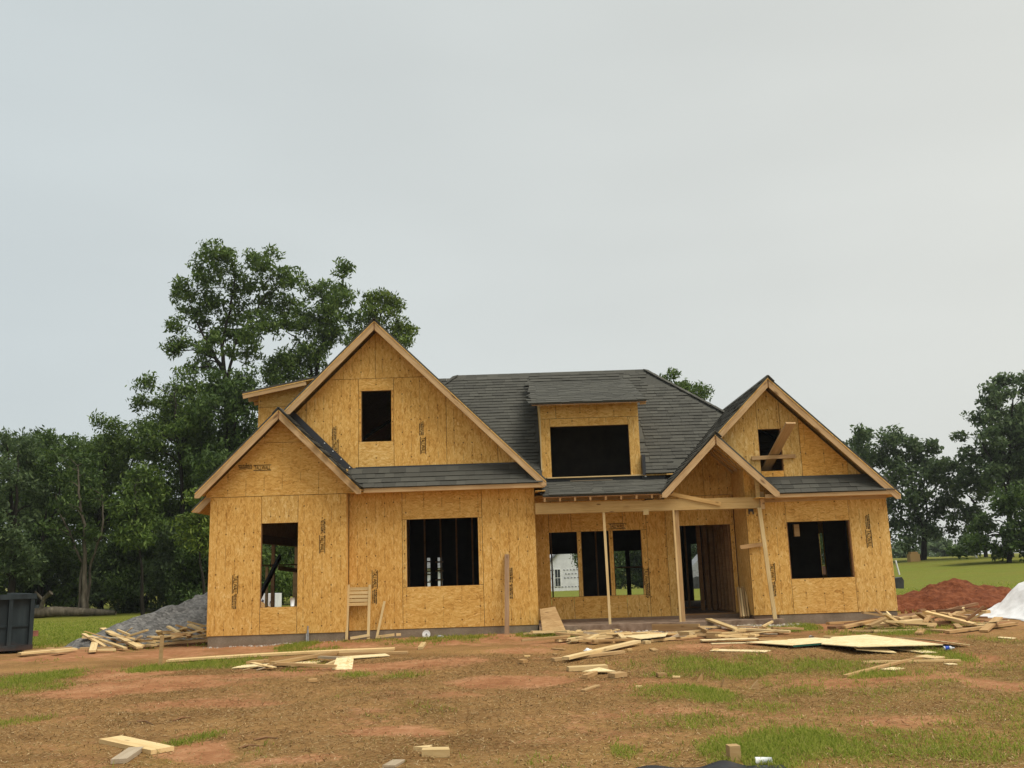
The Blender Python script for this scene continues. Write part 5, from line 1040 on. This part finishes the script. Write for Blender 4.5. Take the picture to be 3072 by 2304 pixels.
def tree(name,label,Y,lobes,trunks,mat,r0=.28,dens=9.,nper=30,size=.24,bark='bark',group=None,depth=1.6,spread=.46,droop=.5,asp=.36,dx=0,dy=0,grow=1.12):
    r0*=.5; dens*=1.55; nper=int(nper*1.5); spread*=1.08; lobes=[(a,b,c*grow) for a,b,c in lobes]
    t0=trunks[0]; bx,bz=t0[0][0]+dx,ground(t0[0][0]+dx,Y+dy)
    root=empty(name,(bx,Y+dy,bz)); tag(root,label,'tree' if 'bush' not in name else 'bush',group)
    mb=MB(); nodes=[]
    for ti,tp in enumerate(trunks):
        pts=[(x+dx,Y+dy+(.25*ti if i==0 else random.uniform(-.4,.4)*min(1,i)),z) for i,(x,z) in enumerate(tp)]
        if ti==0 or pts[0][2]<bz+3.2 and abs(pts[0][0]-bx)<1.2: pts=[(pts[0][0],pts[0][1],bz-.3)]+([pts[0]] if pts[0][2]>bz+.4 else [])+pts[1:]
        rs=r0*(1 if ti==0 else .62); rad=[rs*(1-.78*i/(len(pts)-1)) for i in range(len(pts))]; rad[0]*=1.3
        fine=[];fr=[]
        for i in range(len(pts)-1):
            for q in range(5):
                tt=q/5; p=Vector(pts[i]).lerp(Vector(pts[i+1]),tt)+Vector((random.uniform(-.05,.05),random.uniform(-.05,.05),0)); fine.append(p); fr.append(rad[i]+(rad[i+1]-rad[i])*tt)
        fine.append(Vector(pts[-1])); fr.append(rad[-1]); mb.tube(fine,fr,7); nodes+=list(zip(fine,fr))
    cl=[]
    for (x,z,r) in lobes:
        c=Vector((x+dx,Y+dy+random.uniform(-1,1)*depth,z))
        best=min(nodes,key=lambda n_:(n_[0]-c).length+(2.5 if n_[0].z>c.z-.2*r else 0)+(0 if n_[0].z>bz+1.2 else 4))
        p=best[0]; mid=p.lerp(c,.5)+Vector((0,0,.12*(c-p).length)); rr=min(best[1]*.6,.05+.022*(c-p).length)
        mb.tube([p,mid,c],[rr,rr*.65,rr*.28],5)
        k=max(3,int(dens*r*r+3))
        for i in range(k):
            d=Vector(rng.normal(size=3)); d.normalize(); q=c+Vector((d.x,d.y*1.15,d.z*.92))*r*(random.random()**.45); cl.append(tuple(q))
            if i%2==0: mb.tube([c,c.lerp(q,.6)+Vector((0,0,.06)),q],[rr*.26,rr*.17,.008],4)
    mb.build('trunk',bark,root,True)
    Vv,Ff=leaves(cl,nper,size,spread,droop,asp)
    o=mesh('crown',Vv,Ff,mat,root); return root
TR={
'tallA':(50, [(-15.15, 18.83, 1.01), (-14.25, 19.16, 0.6), (-16.28, 18.72, 0.81), (-16.96, 18.15, 0.6), (-18.4, 17.18, 0.67), (-17.43, 17.44, 0.74), (-17.89, 16.51, 0.6), (-15.82, 17.46, 1.01), (-14.43, 17.7, 1.01), (-13.18, 18.54, 0.87), (-12.54, 18.0, 0.74), (-11.76, 17.61, 0.6), (-13.36, 16.94, 0.87), (-12.31, 16.61, 0.74), (-16.49, 16.46, 0.81), (-15.23, 16.13, 0.87), (-13.82, 15.73, 0.81), (-17.02, 15.55, 0.67), (-17.9, 15.0, 0.54), (-16.78, 14.61, 0.74), (-15.75, 15.0, 0.74), (-17.52, 13.85, 0.6), (-18.06, 13.51, 0.4), (-16.95, 13.33, 0.54), (-16.13, 13.8, 0.6), (-14.64, 14.68, 0.74), (-13.66, 14.29, 0.74), (-14.34, 13.74, 0.6), (-13.12, 15.06, 0.74), (-12.43, 15.61, 0.67), (-14.88, 13.41, 0.4), (-17.35, 12.92, 0.27)], [[(-15.3, 8.43), (-15.61, 12.24), (-15.8, 14.0), (-15.51, 16.14), (-15.13, 17.95)], [(-15.24, 8.49), (-15.26, 12.22), (-15.03, 13.98), (-14.24, 15.52), (-13.36, 16.94)], [(-15.65, 12.45), (-16.13, 13.59), (-16.94, 15.11), (-17.68, 16.5)]]),
'tallB':(54, [(-11.11, 18.68, 0.58), (-11.56, 18.07, 0.65), (-9.9, 19.11, 0.51), (-9.6, 19.42, 0.36), (-9.82, 18.4, 0.58), (-10.8, 17.57, 0.87), (-9.82, 17.54, 0.65), (-12.0, 17.14, 0.65), (-12.68, 17.17, 0.58), (-11.55, 16.51, 0.8), (-10.42, 16.47, 0.8), (-9.37, 16.67, 0.58), (-12.29, 15.76, 0.58), (-11.01, 15.41, 0.8), (-10.12, 15.53, 0.73), (-12.72, 14.39, 0.8), (-11.75, 14.21, 0.8), (-13.38, 13.96, 0.58), (-11.01, 14.33, 0.73), (-12.48, 13.39, 0.87), (-13.97, 13.52, 0.58), (-14.26, 12.92, 0.51), (-11.52, 13.29, 0.8), (-13.22, 12.74, 0.8)], [[(-11.48, 8.81), (-11.52, 13.29), (-11.01, 15.56), (-10.65, 17.41), (-9.82, 18.64)], [(-11.43, 12.15), (-12.12, 14.45), (-12.66, 15.46), (-13.26, 15.79)], [(-11.01, 15.56), (-10.79, 16.33), (-11.26, 18.29)]]),
'tallC':(56, [(-7.92, 18.05, 0.6), (-8.47, 17.67, 0.6), (-7.22, 17.71, 0.6), (-6.83, 17.53, 0.38), (-7.69, 17.08, 0.75), (-8.63, 16.87, 0.68), (-7.15, 16.74, 0.53), (-6.61, 16.4, 0.53), (-6.14, 16.3, 0.3), (-6.77, 15.68, 0.45), (-6.39, 15.27, 0.3), (-7.93, 15.96, 0.83), (-9.09, 16.16, 0.68), (-9.48, 15.62, 0.68), (-7.55, 15.15, 0.75)], [[(-8.5, 8.96), (-8.32, 14.39), (-8.08, 16.37), (-7.84, 17.89)], [(-8.25, 14.78), (-7.39, 15.94), (-6.76, 16.56)]]),
'midD':(47, [(-17.37, 11.36, 0.63), (-16.67, 11.47, 0.44), (-16.22, 11.65, 0.32), (-18.21, 11.19, 0.44), (-18.44, 10.54, 0.51), (-17.73, 10.45, 0.76), (-16.76, 10.49, 0.82), (-15.87, 10.79, 0.69), (-17.88, 9.55, 0.76), (-16.86, 9.52, 0.82), (-15.84, 9.81, 0.82), (-17.21, 8.75, 0.82), (-16.06, 8.78, 0.82), (-18.11, 8.78, 0.63), (-17.82, 8.0, 0.82), (-16.8, 7.84, 0.82), (-15.78, 7.81, 0.76)], [[(-16.54, 2.46), (-16.7, 6.82), (-16.92, 9.39), (-17.3, 11.03)], [(-16.74, 8.1), (-16.29, 9.69), (-16.07, 10.99)]]),
'midE':(46, [(-14.8, 11.14, 0.68), (-14.16, 10.93, 0.74), (-15.02, 10.38, 0.74), (-13.76, 10.21, 0.8), (-14.38, 9.66, 0.87), (-13.4, 10.84, 0.56), (-12.97, 11.28, 0.43), (-12.76, 10.63, 0.43), (-13.25, 9.75, 0.74), (-14.85, 8.79, 0.87), (-13.85, 8.76, 0.87), (-12.98, 8.98, 0.68), (-14.58, 7.9, 0.87), (-13.58, 7.74, 0.87), (-12.84, 8.16, 0.62), (-12.5, 10.04, 0.49), (-14.3, 6.95, 0.93), (-13.3, 6.74, 0.87)], [[(-14.05, 2.37), (-14.11, 6.64), (-14.11, 9.14), (-14.41, 10.75)], [(-14.14, 7.88), (-13.49, 9.44), (-13.02, 10.7)]]),
'brightF':(43, [(-17.42, 6.37, 0.42), (-17.0, 6.53, 0.36), (-17.71, 5.95, 0.48), (-17.1, 5.87, 0.54), (-16.69, 6.16, 0.36), (-17.44, 5.34, 0.61), (-16.78, 5.44, 0.48), (-17.9, 4.99, 0.54), (-17.05, 4.79, 0.67), (-17.63, 4.39, 0.67), (-16.78, 4.18, 0.61), (-18.11, 4.28, 0.48), (-17.24, 3.72, 0.67), (-16.58, 3.58, 0.48)], [[(-16.73, 0.26), (-16.75, 2.0), (-17.02, 4.07), (-17.22, 5.87)]]),
'cornerG':(38, [(-12.74, 4.82, 0.32), (-12.88, 4.19, 0.43), (-12.4, 4.39, 0.32), (-13.24, 3.83, 0.37), (-12.7, 3.55, 0.48), (-12.33, 3.7, 0.32), (-13.11, 3.2, 0.43), (-12.52, 2.92, 0.48), (-12.16, 3.27, 0.27), (-12.26, 4.97, 0.21)], [[(-12.28, 0.44), (-12.43, 1.88), (-12.68, 3.19), (-12.73, 4.5)]]),
'skyH':(50, [(-21.45, 9.74, 0.42), (-21.85, 9.32, 0.49), (-22.34, 9.05, 0.35), (-21.13, 9.08, 0.63), (-20.73, 9.64, 0.49), (-21.66, 8.39, 0.63), (-22.52, 8.49, 0.49), (-23.08, 8.43, 0.42), (-20.87, 8.22, 0.7), (-20.19, 8.84, 0.7), (-22.19, 7.69, 0.63), (-19.95, 8.12, 0.7), (-19.27, 8.88, 0.84), (-19.08, 7.59, 0.77), (-21.48, 7.53, 0.63), (-20.46, 10.07, 0.42), (-19.39, 9.89, 0.56)], [[(-21.65, 0.11), (-21.87, 2.82), (-21.92, 5.23), (-21.77, 7.68), (-21.42, 9.24)], [(-21.9, 4.19), (-21.01, 6.6), (-20.03, 8.33)]]),
'trunkI':(44, [(-20.41, 7.12, 0.56), (-20.86, 7.45, 0.5), (-20.13, 6.61, 0.5), (-21.14, 6.89, 0.43), (-20.61, 6.25, 0.5), (-19.75, 6.35, 0.43), (-20.08, 5.74, 0.5), (-20.79, 5.15, 0.37), (-21.2, 4.8, 0.43), (-20.29, 5.01, 0.43), (-19.7, 5.48, 0.37), (-20.49, 4.16, 0.43), (-21.03, 4.06, 0.43), (-19.93, 4.15, 0.37), (-21.31, 3.58, 0.43), (-20.8, 3.2, 0.37), (-19.6, 3.65, 0.37)], [[(-19.77, 0.14), (-19.96, 2.4), (-19.98, 3.9), (-20.21, 5.75), (-20.4, 6.99)], [(-20.15, 2.52), (-20.57, 3.44), (-21.26, 4.8), (-21.57, 5.79)], [(-19.88, 2.1), (-19.14, 4.18), (-19.33, 5.6), (-19.73, 5.98)]]),
'leftJ':(46, [(-23.17, 8.61, 0.39), (-23.35, 8.22, 0.52), (-22.69, 8.2, 0.52), (-22.18, 8.44, 0.39), (-21.9, 8.11, 0.39), (-23.63, 7.64, 0.58), (-22.78, 7.48, 0.58), (-22.13, 7.52, 0.52), (-23.06, 6.77, 0.58), (-22.28, 6.75, 0.45), (-23.41, 6.27, 0.58), (-22.68, 5.98, 0.52), (-23.16, 5.36, 0.58), (-22.51, 5.21, 0.39), (-23.72, 6.92, 0.52), (-23.83, 5.7, 0.58), (-23.23, 4.53, 0.58), (-23.76, 4.74, 0.58), (-22.76, 4.19, 0.39)], [[(-22.83, 0.32), (-23.1, 3.45), (-23.03, 5.35), (-22.94, 6.96), (-22.81, 8.07)], [(-23.11, 4.08), (-23.63, 5.69), (-23.59, 6.99)], [(-23.1, 4.4), (-22.25, 5.33), (-22.16, 6.94)]]),
'leftK':(42, [(-22.79, 8.24, 0.35), (-22.48, 8.11, 0.24), (-23.0, 7.82, 0.47), (-22.44, 7.56, 0.47), (-21.99, 7.91, 0.24), (-22.83, 7.1, 0.59), (-22.15, 6.84, 0.53), (-22.65, 6.26, 0.65), (-21.98, 6.0, 0.47), (-22.77, 5.44, 0.65), (-22.1, 5.18, 0.59), (-22.53, 4.55, 0.71), (-21.81, 4.47, 0.53), (-22.59, 3.74, 0.71), (-21.82, 3.66, 0.65), (-22.3, 2.98, 0.71), (-21.49, 3.07, 0.59), (-22.48, 2.3, 0.65), (-21.67, 2.33, 0.65), (-23.45, 7.48, 0.65), (-23.48, 6.29, 0.71), (-23.45, 5.11, 0.71), (-23.3, 3.94, 0.71), (-24.0, 6.9, 0.71), (-24.01, 5.42, 0.77)], [[(-22.05, 0.36), (-22.32, 3.33), (-22.55, 5.67), (-22.75, 7.75)], [(-22.36, 3.91), (-22.01, 5.65), (-22.43, 7.32)], [(-22.38, 4.2), (-23.2, 5.69), (-23.52, 6.88)]]),
'rightL':(72, [(26.03, 10.74, 0.49), (26.75, 11.01, 0.49), (27.63, 10.98, 0.49), (27.86, 10.28, 0.69), (26.95, 10.11, 0.79), (26.04, 9.94, 0.69), (28.8, 10.75, 0.54), (29.47, 10.62, 0.49), (29.8, 10.02, 0.49), (28.98, 9.75, 0.88), (27.93, 9.09, 0.98), (30.03, 9.41, 0.49), (26.72, 8.83, 0.98), (30.86, 9.78, 0.44), (31.34, 9.67, 0.44), (31.6, 9.36, 0.34), (30.67, 9.0, 0.69), (29.63, 8.44, 1.08), (31.8, 8.57, 0.59), (31.15, 8.0, 0.79), (32.49, 8.54, 0.49), (32.94, 8.23, 0.49), (32.76, 7.55, 0.59), (28.48, 7.89, 1.08), (30.29, 7.34, 0.98), (31.82, 7.09, 0.69), (29.06, 6.89, 0.98), (32.55, 6.58, 0.49), (30.94, 6.24, 0.79), (29.54, 5.9, 0.98), (32.05, 5.72, 0.59), (32.82, 5.6, 0.54), (33.39, 5.49, 0.44), (28.6, 5.35, 0.79), (30.23, 5.1, 0.79), (31.37, 4.87, 0.69), (32.34, 4.84, 0.49), (28.98, 4.37, 0.79), (28.4, 3.53, 0.59), (30.11, 4.05, 0.69), (31.45, 3.91, 0.54), (31.88, 3.41, 0.44), (29.22, 3.12, 0.69), (28.37, 2.38, 0.59), (30.79, 3.26, 0.44)], [[(30.38, 1.41), (30.47, 2.98), (30.38, 4.71), (30.21, 6.66), (29.7, 9.13)], [(30.62, 2.59), (31.05, 4.69), (31.18, 6.63), (31.21, 8.59)], [(29.97, 2.04), (29.47, 3.59), (28.88, 5.24)], [(30.38, 4.71), (31.96, 6.6), (32.78, 7.75)]]),
'rightM':(66, [(35.28, 14.13, 0.32), (35.6, 13.75, 0.41), (35.07, 13.25, 0.32), (36.37, 14.0, 0.45), (35.99, 13.27, 0.54), (33.96, 13.1, 0.32), (33.61, 12.51, 0.36), (34.25, 12.58, 0.54), (34.97, 12.47, 0.63), (34.52, 11.83, 0.63), (35.77, 12.35, 0.72), (33.63, 11.31, 0.54), (34.32, 11.01, 0.81), (35.34, 11.16, 0.9), (32.92, 10.69, 0.45), (33.4, 10.21, 0.72), (34.46, 10.0, 0.9), (35.63, 9.96, 0.9), (32.01, 9.99, 0.36), (32.32, 9.52, 0.5), (32.91, 9.23, 0.63), (33.86, 8.83, 0.9), (35.01, 8.7, 0.99), (32.27, 8.43, 0.63), (33.1, 7.86, 0.9), (34.32, 7.55, 0.99), (35.52, 7.78, 0.9), (32.39, 7.25, 0.72), (33.56, 6.59, 0.9), (34.89, 6.45, 0.99), (32.72, 6.35, 0.63), (35.97, 9.13, 0.99), (36.47, 11.4, 0.9), (35.87, 6.42, 1.08), (36.57, 8.2, 1.08)], [[(33.82, 1.11), (34.27, 5.14), (34.65, 8.72), (35.32, 12.36)], [(34.34, 6.02), (33.34, 8.31), (32.7, 9.69)], [(34.53, 7.81), (34.35, 10.55), (34.14, 12.4)]]),
'rightN':(70, [(32.73, 8.7, 0.38), (32.9, 8.21, 0.48), (32.47, 7.75, 0.48), (33.36, 8.01, 0.48), (32.98, 7.26, 0.67), (33.75, 7.33, 0.67), (32.45, 6.8, 0.48), (33.36, 6.48, 0.57), (34.19, 6.27, 0.57), (32.18, 6.14, 0.43), (34.69, 5.78, 0.48), (32.73, 4.52, 0.57), (32.11, 4.08, 0.48), (33.48, 4.41, 0.67), (34.05, 3.73, 0.76), (33.15, 3.3, 0.76), (32.41, 3.41, 0.57), (34.45, 4.66, 0.48)], [[(34.12, 1.32), (34.18, 4.01), (33.97, 5.33), (33.2, 6.02), (32.7, 7.36)], [(34.15, 4.48), (33.63, 5.62), (33.49, 6.77)]]),
'rightO':(58, [(30.0, 5.03, 0.63), (30.63, 5.09, 0.63), (29.52, 4.42, 0.71), (30.28, 4.24, 0.79), (30.94, 4.45, 0.63), (29.18, 3.57, 0.71), (29.93, 3.32, 0.79), (30.7, 3.29, 0.79), (28.75, 2.66, 0.71), (29.49, 2.41, 0.71), (30.35, 2.38, 0.71), (28.29, 2.14, 0.47), (29.11, 1.88, 0.47), (29.94, 1.7, 0.47), (30.57, 1.76, 0.47), (31.41, 3.89, 0.79), (31.28, 2.35, 0.79), (27.78, 2.38, 0.55), (27.34, 2.01, 0.47)], [[(29.54, 1.03), (29.91, 3.16), (30.35, 4.7)]]),
'farP':(140, [(61.57, 3.25, 0.96), (63.05, 3.02, 0.96), (62.21, 2.31, 1.15), (60.71, 2.36, 0.96), (64.15, 2.8, 0.96), (63.66, 1.89, 1.15), (64.99, 2.04, 0.96), (59.17, 2.04, 0.96), (57.33, 2.28, 1.15), (55.41, 1.97, 1.15), (62.01, 3.8, 0.48)], [[(62.03, 0.84), (62.25, 2.68)]]),
'roofQ':(60, [(10.41, 13.6, 0.35), (10.03, 13.21, 0.41), (10.91, 12.97, 0.47), (11.52, 13.07, 0.41), (10.58, 12.43, 0.59), (11.47, 12.4, 0.59), (12.16, 12.74, 0.41), (12.51, 12.3, 0.35), (12.19, 11.92, 0.59), (11.12, 11.65, 0.74), (9.96, 12.14, 0.59), (9.62, 11.55, 0.74)], [[(10.52, 2.68), (10.72, 7.92), (10.87, 12.42)]]),

}
G1='tall trees behind the garage end'; 
SPEC={
'tallA':('tallest tree, open crowned with bare forked trunks, behind the garage gable','leaf_mid',dict(r0=.36,size=.27,spread=.42,dens=10,nper=26)),
'tallB':('leaning tall tree between the tallest tree and the big gable peak','leaf_mid',dict(r0=.32,size=.27,dens=11,nper=27)),
'tallC':('lighter tree crown showing right behind the big gable peak','leaf_bright',dict(r0=.3,size=.27,dens=11,nper=27)),
'midD':('dense dark tree below and left of the tallest tree','leaf_mid',dict(dens=11,nper=30,grow=1.3)),
'midE':('dense dark tree right behind the garage gable eave','leaf_dark',dict(dens=11,nper=30,grow=1.3)),
'brightF':('yellow-green young tree in front of the dark left wood','leaf_mid',dict(r0=.16,dens=11,nper=28,depth=.9)),
'cornerG':('bright bushy tree touching the garage gable eave','leaf_bright',dict(r0=.13,dens=12,nper=30,size=.2,depth=.7)),
'skyH':('feathery tree on the left skyline beside the tallest tree','leaf_mid',dict(r0=.26,dens=9,nper=26,grow=1.3)),
'trunkI':('thin-crowned tree with a pale bare trunk above the fallen log','leaf_dark',dict(r0=.24,bark='bark_pale',dens=7,nper=22)),
'leftJ':('rounded dark tree left of the pale bare trunk','leaf_dark',dict(r0=.26,dens=9,nper=28,grow=1.3)),
'leftK':('broad dark tree standing behind the dumpster','leaf_blue',dict(r0=.3,dens=10,nper=30,size=.22)),
'rightL':('wide spreading oak at the right end of the house','leaf_blue',dict(r0=.42,dens=5.5,nper=24,size=.34,spread=.62,depth=2.2,asp=.5)),
'rightM':('tallest right hand tree with ragged crown above the white sheet','leaf_blue',dict(r0=.4,dens=5.5,nper=25,size=.32,spread=.58,depth=2.0,asp=.5)),
'rightN':('slim leaning tree between the oak and the tallest right tree','leaf_blue',dict(r0=.2,dens=6,nper=23,size=.32,spread=.55,asp=.5)),
'rightO':('dense low dark tree at the right field edge','leaf_dark',dict(r0=.25,dens=7,nper=28,size=.28,asp=.5)),
'farP':('pale far line of woods under the gap between the right trees','leaf_blue',dict(r0=.3,dens=1.6,nper=26,size=.7,spread=1.1,depth=5,asp=.6)),
'roofQ':('rounded tree top showing over the main roof','leaf_mid',dict(r0=.3,dens=11,nper=28,size=.26,depth=1.0)),
}
for k,(Yt,lobes,trunks) in TR.items():
    lab,mt,kw=SPEC[k]; tree('tree' if k!='rightL' else 'oak_tree',lab,Yt,lobes,trunks,mt,**kw)
# undergrowth at the foot of the left wood
for x,y,r,mt,l in ((-25.5,44.5,1.7,'leaf_dark','dark undergrowth bush behind the dumpster'),(-23.0,46.5,1.5,'leaf_dark','dark undergrowth bush left of the fallen log'),(-20.7,48,1.6,'leaf_blue','grey-green undergrowth bush behind the fallen log'),(-18.4,47.5,1.7,'leaf_dark','dark undergrowth bush behind the left end of the gravel heap'),(-16.3,46.2,1.6,'leaf_blue','grey-green undergrowth bush behind the middle of the gravel heap'),(-14.2,44.5,1.5,'leaf_dark','dark undergrowth bush behind the high end of the gravel heap'),(-12.0,45.0,1.7,'leaf_mid','undergrowth bush seen through the garage opening'),(-28.5,45.5,2.0,'leaf_dark','dark undergrowth bush at the far left of the wood')):
    z=ground(x,y); lo=[(x+random.uniform(-1,1)*r,z+.5+random.uniform(0,1.5)*r*1.25,random.uniform(.55,.85)) for _ in range(17)]
    tree('bush',l,y,lo,[[(x,z),(x+.1,z+1.0),(x-.1,z+2.0)]],mt,r0=.07,dens=11,nper=30,size=.22,depth=1.0,group=None)
for x,y,h,mt,l in ((-27,50,5,'leaf_dark','tall thicket at the back of the left wood behind the dumpster'),(-23.6,50.5,5.5,'leaf_mid','tall thicket behind the pale bare trunk'),(-20.6,51,6,'leaf_dark','tall thicket behind the yellow-green young tree'),(-17.8,50,6.5,'leaf_mid','tall thicket in the gap left of the garage gable'),(-15.2,50.5,6.5,'leaf_dark','tall thicket low behind the garage gable eave'),(-12.5,51,6,'leaf_dark','tall thicket behind the garage wall')):
    z=ground(x,y); lo=[(x+random.uniform(-1,1)*1.9,z+.6+random.random()*h,random.uniform(.7,1.05)) for _ in range(26)]
    tree('thicket_bush',l,y,lo,[[(x,z),(x+.1,z+1.5),(x-.1,z+h*.8)]],mt,r0=.12,dens=8,nper=28,size=.26,depth=1.2,group=None)
# wood edge beyond, behind the house and out of frame on both sides: lighter copies of the trees above
def copy_tree(src,loc,rz,s,label,group):
    r=src.copy(); COL.objects.link(r); r.location=loc; r.rotation_euler=(0,0,rz); r.scale=(s,s,s); r['label']=label; r['group']=group
    for ch in src.children: c=ch.copy(); COL.objects.link(c); c.parent=r
tops=[o for o in COL.objects if o.parent is None and o.get('category')=='tree']
by={o['label']:o for o in tops}
srcs=[by[SPEC[k][0]] for k in ('midD','midE','leftK','rightO','tallB','rightM')]
for i,(x,y,s) in enumerate(((-17,84,.8),(-13,88,.8),(7.5,86,.75),(11,84,.7),(14.5,87,.75),(18,85,.8),(22,86,.85),(26,84,.9),(31,88,.9),(-16,112,.9),(-9,118,1.0),(-3,114,.85),(3,120,.95),(8.5,116,.85),(14,121,.95),(20,117,.9),(26,122,1.0),(33,118,1.0),(40,110,1.0))):
    copy_tree(srcs[i%4],(x,y,ground(x,y)-.2),random.uniform(0,6.28),s,'tree in the far wood line beyond the wrapped house','far wood line')
for i,(x,y,s) in enumerate(((-30,47,1.0),(-34,43,1.0),(-38,48,1.1),(-28,52,.85),(-24.5,54,.85),(-21,53,.8),(-17.5,54,.85),(-14,53,.85),(-11,55,.8),(-26,58,.9),(-19,59,.9),(-32,55,1.1))):
    copy_tree((srcs[0],srcs[1],srcs[2])[i%3],(x,y,ground(x,y)-.2),random.uniform(0,6.28),s,'dark tree deep in the left wood','left wood')
for i,(x,y,s) in enumerate(((44,62,1.0),(50,68,1.1),(57,64,1.0),(42,78,1.0))):
    copy_tree(srcs[3+2*(i%2)],(x,y,ground(x,y)-.2),random.uniform(0,6.28),s,'dark tree along the right edge of the field','right wood')
bsrc=[o for o in COL.objects if o.parent is None and o.get('category')=='bush']
for i,(x,y,s) in enumerate(((7.5,79,1.3),(10.2,80,1.4),(13,78,1.3),(15.6,80,1.4),(18.3,79,1.3),(21,80,1.4),(24,79,1.4),(27,78,1.3),(-15,80,1.4),(-18.5,81,1.4))):
    copy_tree(bsrc[i%len(bsrc)],(x,y,ground(x,y)-.2),random.uniform(0,6.28),s,'bush in the hedge behind the truck and brick stack','far hedge'); 
# more offcuts in the three scatters
rs=random.Random(5)
for key,n,(xa,xb),(ya,yb) in (('centre',24,(.3,2.5),(18.0,20.8)),('doorpile',24,(2.7,5.3),(17.6,20.6)),('front',6,(-5.6,-3.0),(15.6,17.0)),('right',22,(6.9,9.6),(18.6,20.4)),('left',16,(-9.6,-7.2),(21.6,22.8))):
    lab,grp,cat=LB[key]
    for i in range(n):
        x,y=rs.uniform(xa,xb),rs.uniform(ya,yb); L=rs.choice((.25,.35,.5,.7,1.0)); a=rs.gauss(0,.55); dx,dy=math.cos(a)*L/2,math.sin(a)*L/2
        z0_=ground(x-dx,y-dy)+.01+rs.choice((0,0,.04,.08)); z1_=ground(x+dx,y+dy)+.01+rs.choice((0,.03,.07))
        if key in('left','right'): z0_+=rs.uniform(0,.3); z1_+=rs.uniform(0,.3)
        if key=='left': z0_+=heap(x-dx,y-dy); z1_+=heap(x+dx,y+dy)
        wd,th,mt=rs.choice((.04,.09,.09,.14)),rs.choice((.012,.04,.04)),rs.choice(('pine','pine','pine2','grey') if key!='right' else ('pine2','pine3','pine'))
        tag(board('lumber_offcut',(x-dx,y-dy,z0_),(x+dx,y+dy,z1_),wd,th,mt),which(lab,key,L,wd,mt),cat,grp)
# ---------------------------------------------------------------- grass and straw
def blades(n,xr,yr,accept,hgt,wid,lie,name,mat,label,cat,clump=1,cs=.05,sig=.28):
    X=[];Y_=[];have=0
    while have*clump<n and len(X)<60:
        x=rng.uniform(xr[0],xr[1],200000); y=rng.uniform(yr[0],yr[1],200000)
        ok=(np.abs(x)<.62*y+1)
        for a,b,c,d in HX: ok&=~((x>a)&(x<b)&(y>c)&(y<d))
        g,c=gridm(x,y); ok&=rng.random(200000)<accept(x,y,g,c)
        X.append(x[ok]); Y_.append(y[ok]); have+=int(ok.sum())
    x=np.concatenate(X)[:n//clump]; y=np.concatenate(Y_)[:n//clump]
    x=np.repeat(x,clump); y=np.repeat(y,clump); n=len(x)
    if clump>1: x=x+rng.normal(0,cs,n); y=y+rng.normal(0,cs,n)
    P=np.stack([x,y,gridz(x,y)],1)
    az=rng.uniform(0,2*np.pi,n); el=np.clip(rng.normal(lie,sig,n),.02,1.5); L=rng.uniform(.4,1.35,n)*hgt
    d=np.stack([np.cos(az)*np.cos(el),np.sin(az)*np.cos(el),np.sin(el)],1); s=np.stack([-np.sin(az),np.cos(az),np.zeros(n)],1)*wid
    s=s*.5+np.stack([np.ones(n),np.zeros(n),np.zeros(n)],1)*wid*.5
    a=P-s*.5; b=P+s*.5; mid=P+d*L[:,None]*.55; tip=P+d*L[:,None]-np.array([0,0,1])*(L*.16)[:,None]; tip[:,2]=np.maximum(tip[:,2],P[:,2]+.004)
    a[:,2]-=.004; b[:,2]-=.004
    V=np.stack([a,b,mid+s*.38,mid-s*.38,tip],1).reshape(-1,3)
    i=np.arange(n)*5; F=np.empty((n*2,),object)
    F=[q for k in i.tolist() for q in ((k,k+1,k+2,k+3),(k+3,k+2,k+4))]
    o=mesh(name,V,F,mat); tag(o,label,cat,kind='stuff'); return o
def vss(a,b,x): t=np.clip((x-a)/(b-a),0,1); return t*t*(3-2*t)
def acc_green(x,y,g,c): return np.clip(g-.10,0,1)**2.1*.9
def acc_straw(x,y,g,c): return np.maximum(.08,1-c*1.2)*(1-.6*g)
def acc_dry(x,y,g,c): return np.clip(.10+1.1*g+.15*vss(0,4,x),0,1)*(1-.7*c)
blades(170000,(-9,10),(7.2,17),acc_straw,.15,.008,.06,'dead_straw','straw','dead straw and mown stalks scattered over the yard','straw',3,.05,.13)
blades(120000,(-9,10),(7.2,18),acc_dry,.05,.009,.35,'dry_grass','dry_grass','short dry olive grass over the yard','grass',3,.06)
blades(34000,(-8,9),(7.2,13.5),acc_green,.075,.009,.8,'green_grass','grass_blade','bright green grass tufts in the near yard','grass',6,.045)
blades(34000,(-13,13.5),(13.0,21.0),acc_green,.085,.012,.85,'green_grass','grass_blade','green grass tufts in the yard before the house','grass',6,.06)
blades(60000,(-22,24),(21.0,40),lambda x,y,g,c:acc_green(x,y,g,c)*vss(42,24,y)*((x<-7)|(x>8.4)),.10,.022,.8,'green_grass','grass_blade','green field grass on both sides of the house','grass',4,.1)
# ---------------------------------------------------------------- air
if HAZE:
    hz=MB().box(-460,460,-40,760,-3.0,26).build('haze','white_plastic'); hz.data.materials.clear()
    m=bpy.data.materials.new('haze_air'); m.use_nodes=True; n_=m.node_tree; n_.nodes.clear()
    o_=n_.nodes.new('ShaderNodeOutputMaterial'); v_=n_.nodes.new('ShaderNodeVolumePrincipled'); v_.inputs['Color'].default_value=(.93,.96,1,1); v_.inputs['Density'].default_value=HAZE; v_.inputs['Anisotropy'].default_value=.2
    n_.links.new(v_.outputs[0],o_.inputs['Volume']); hz.data.materials.append(m); tag(hz,'thin pale summer haze over the whole plot','haze',kind='stuff')
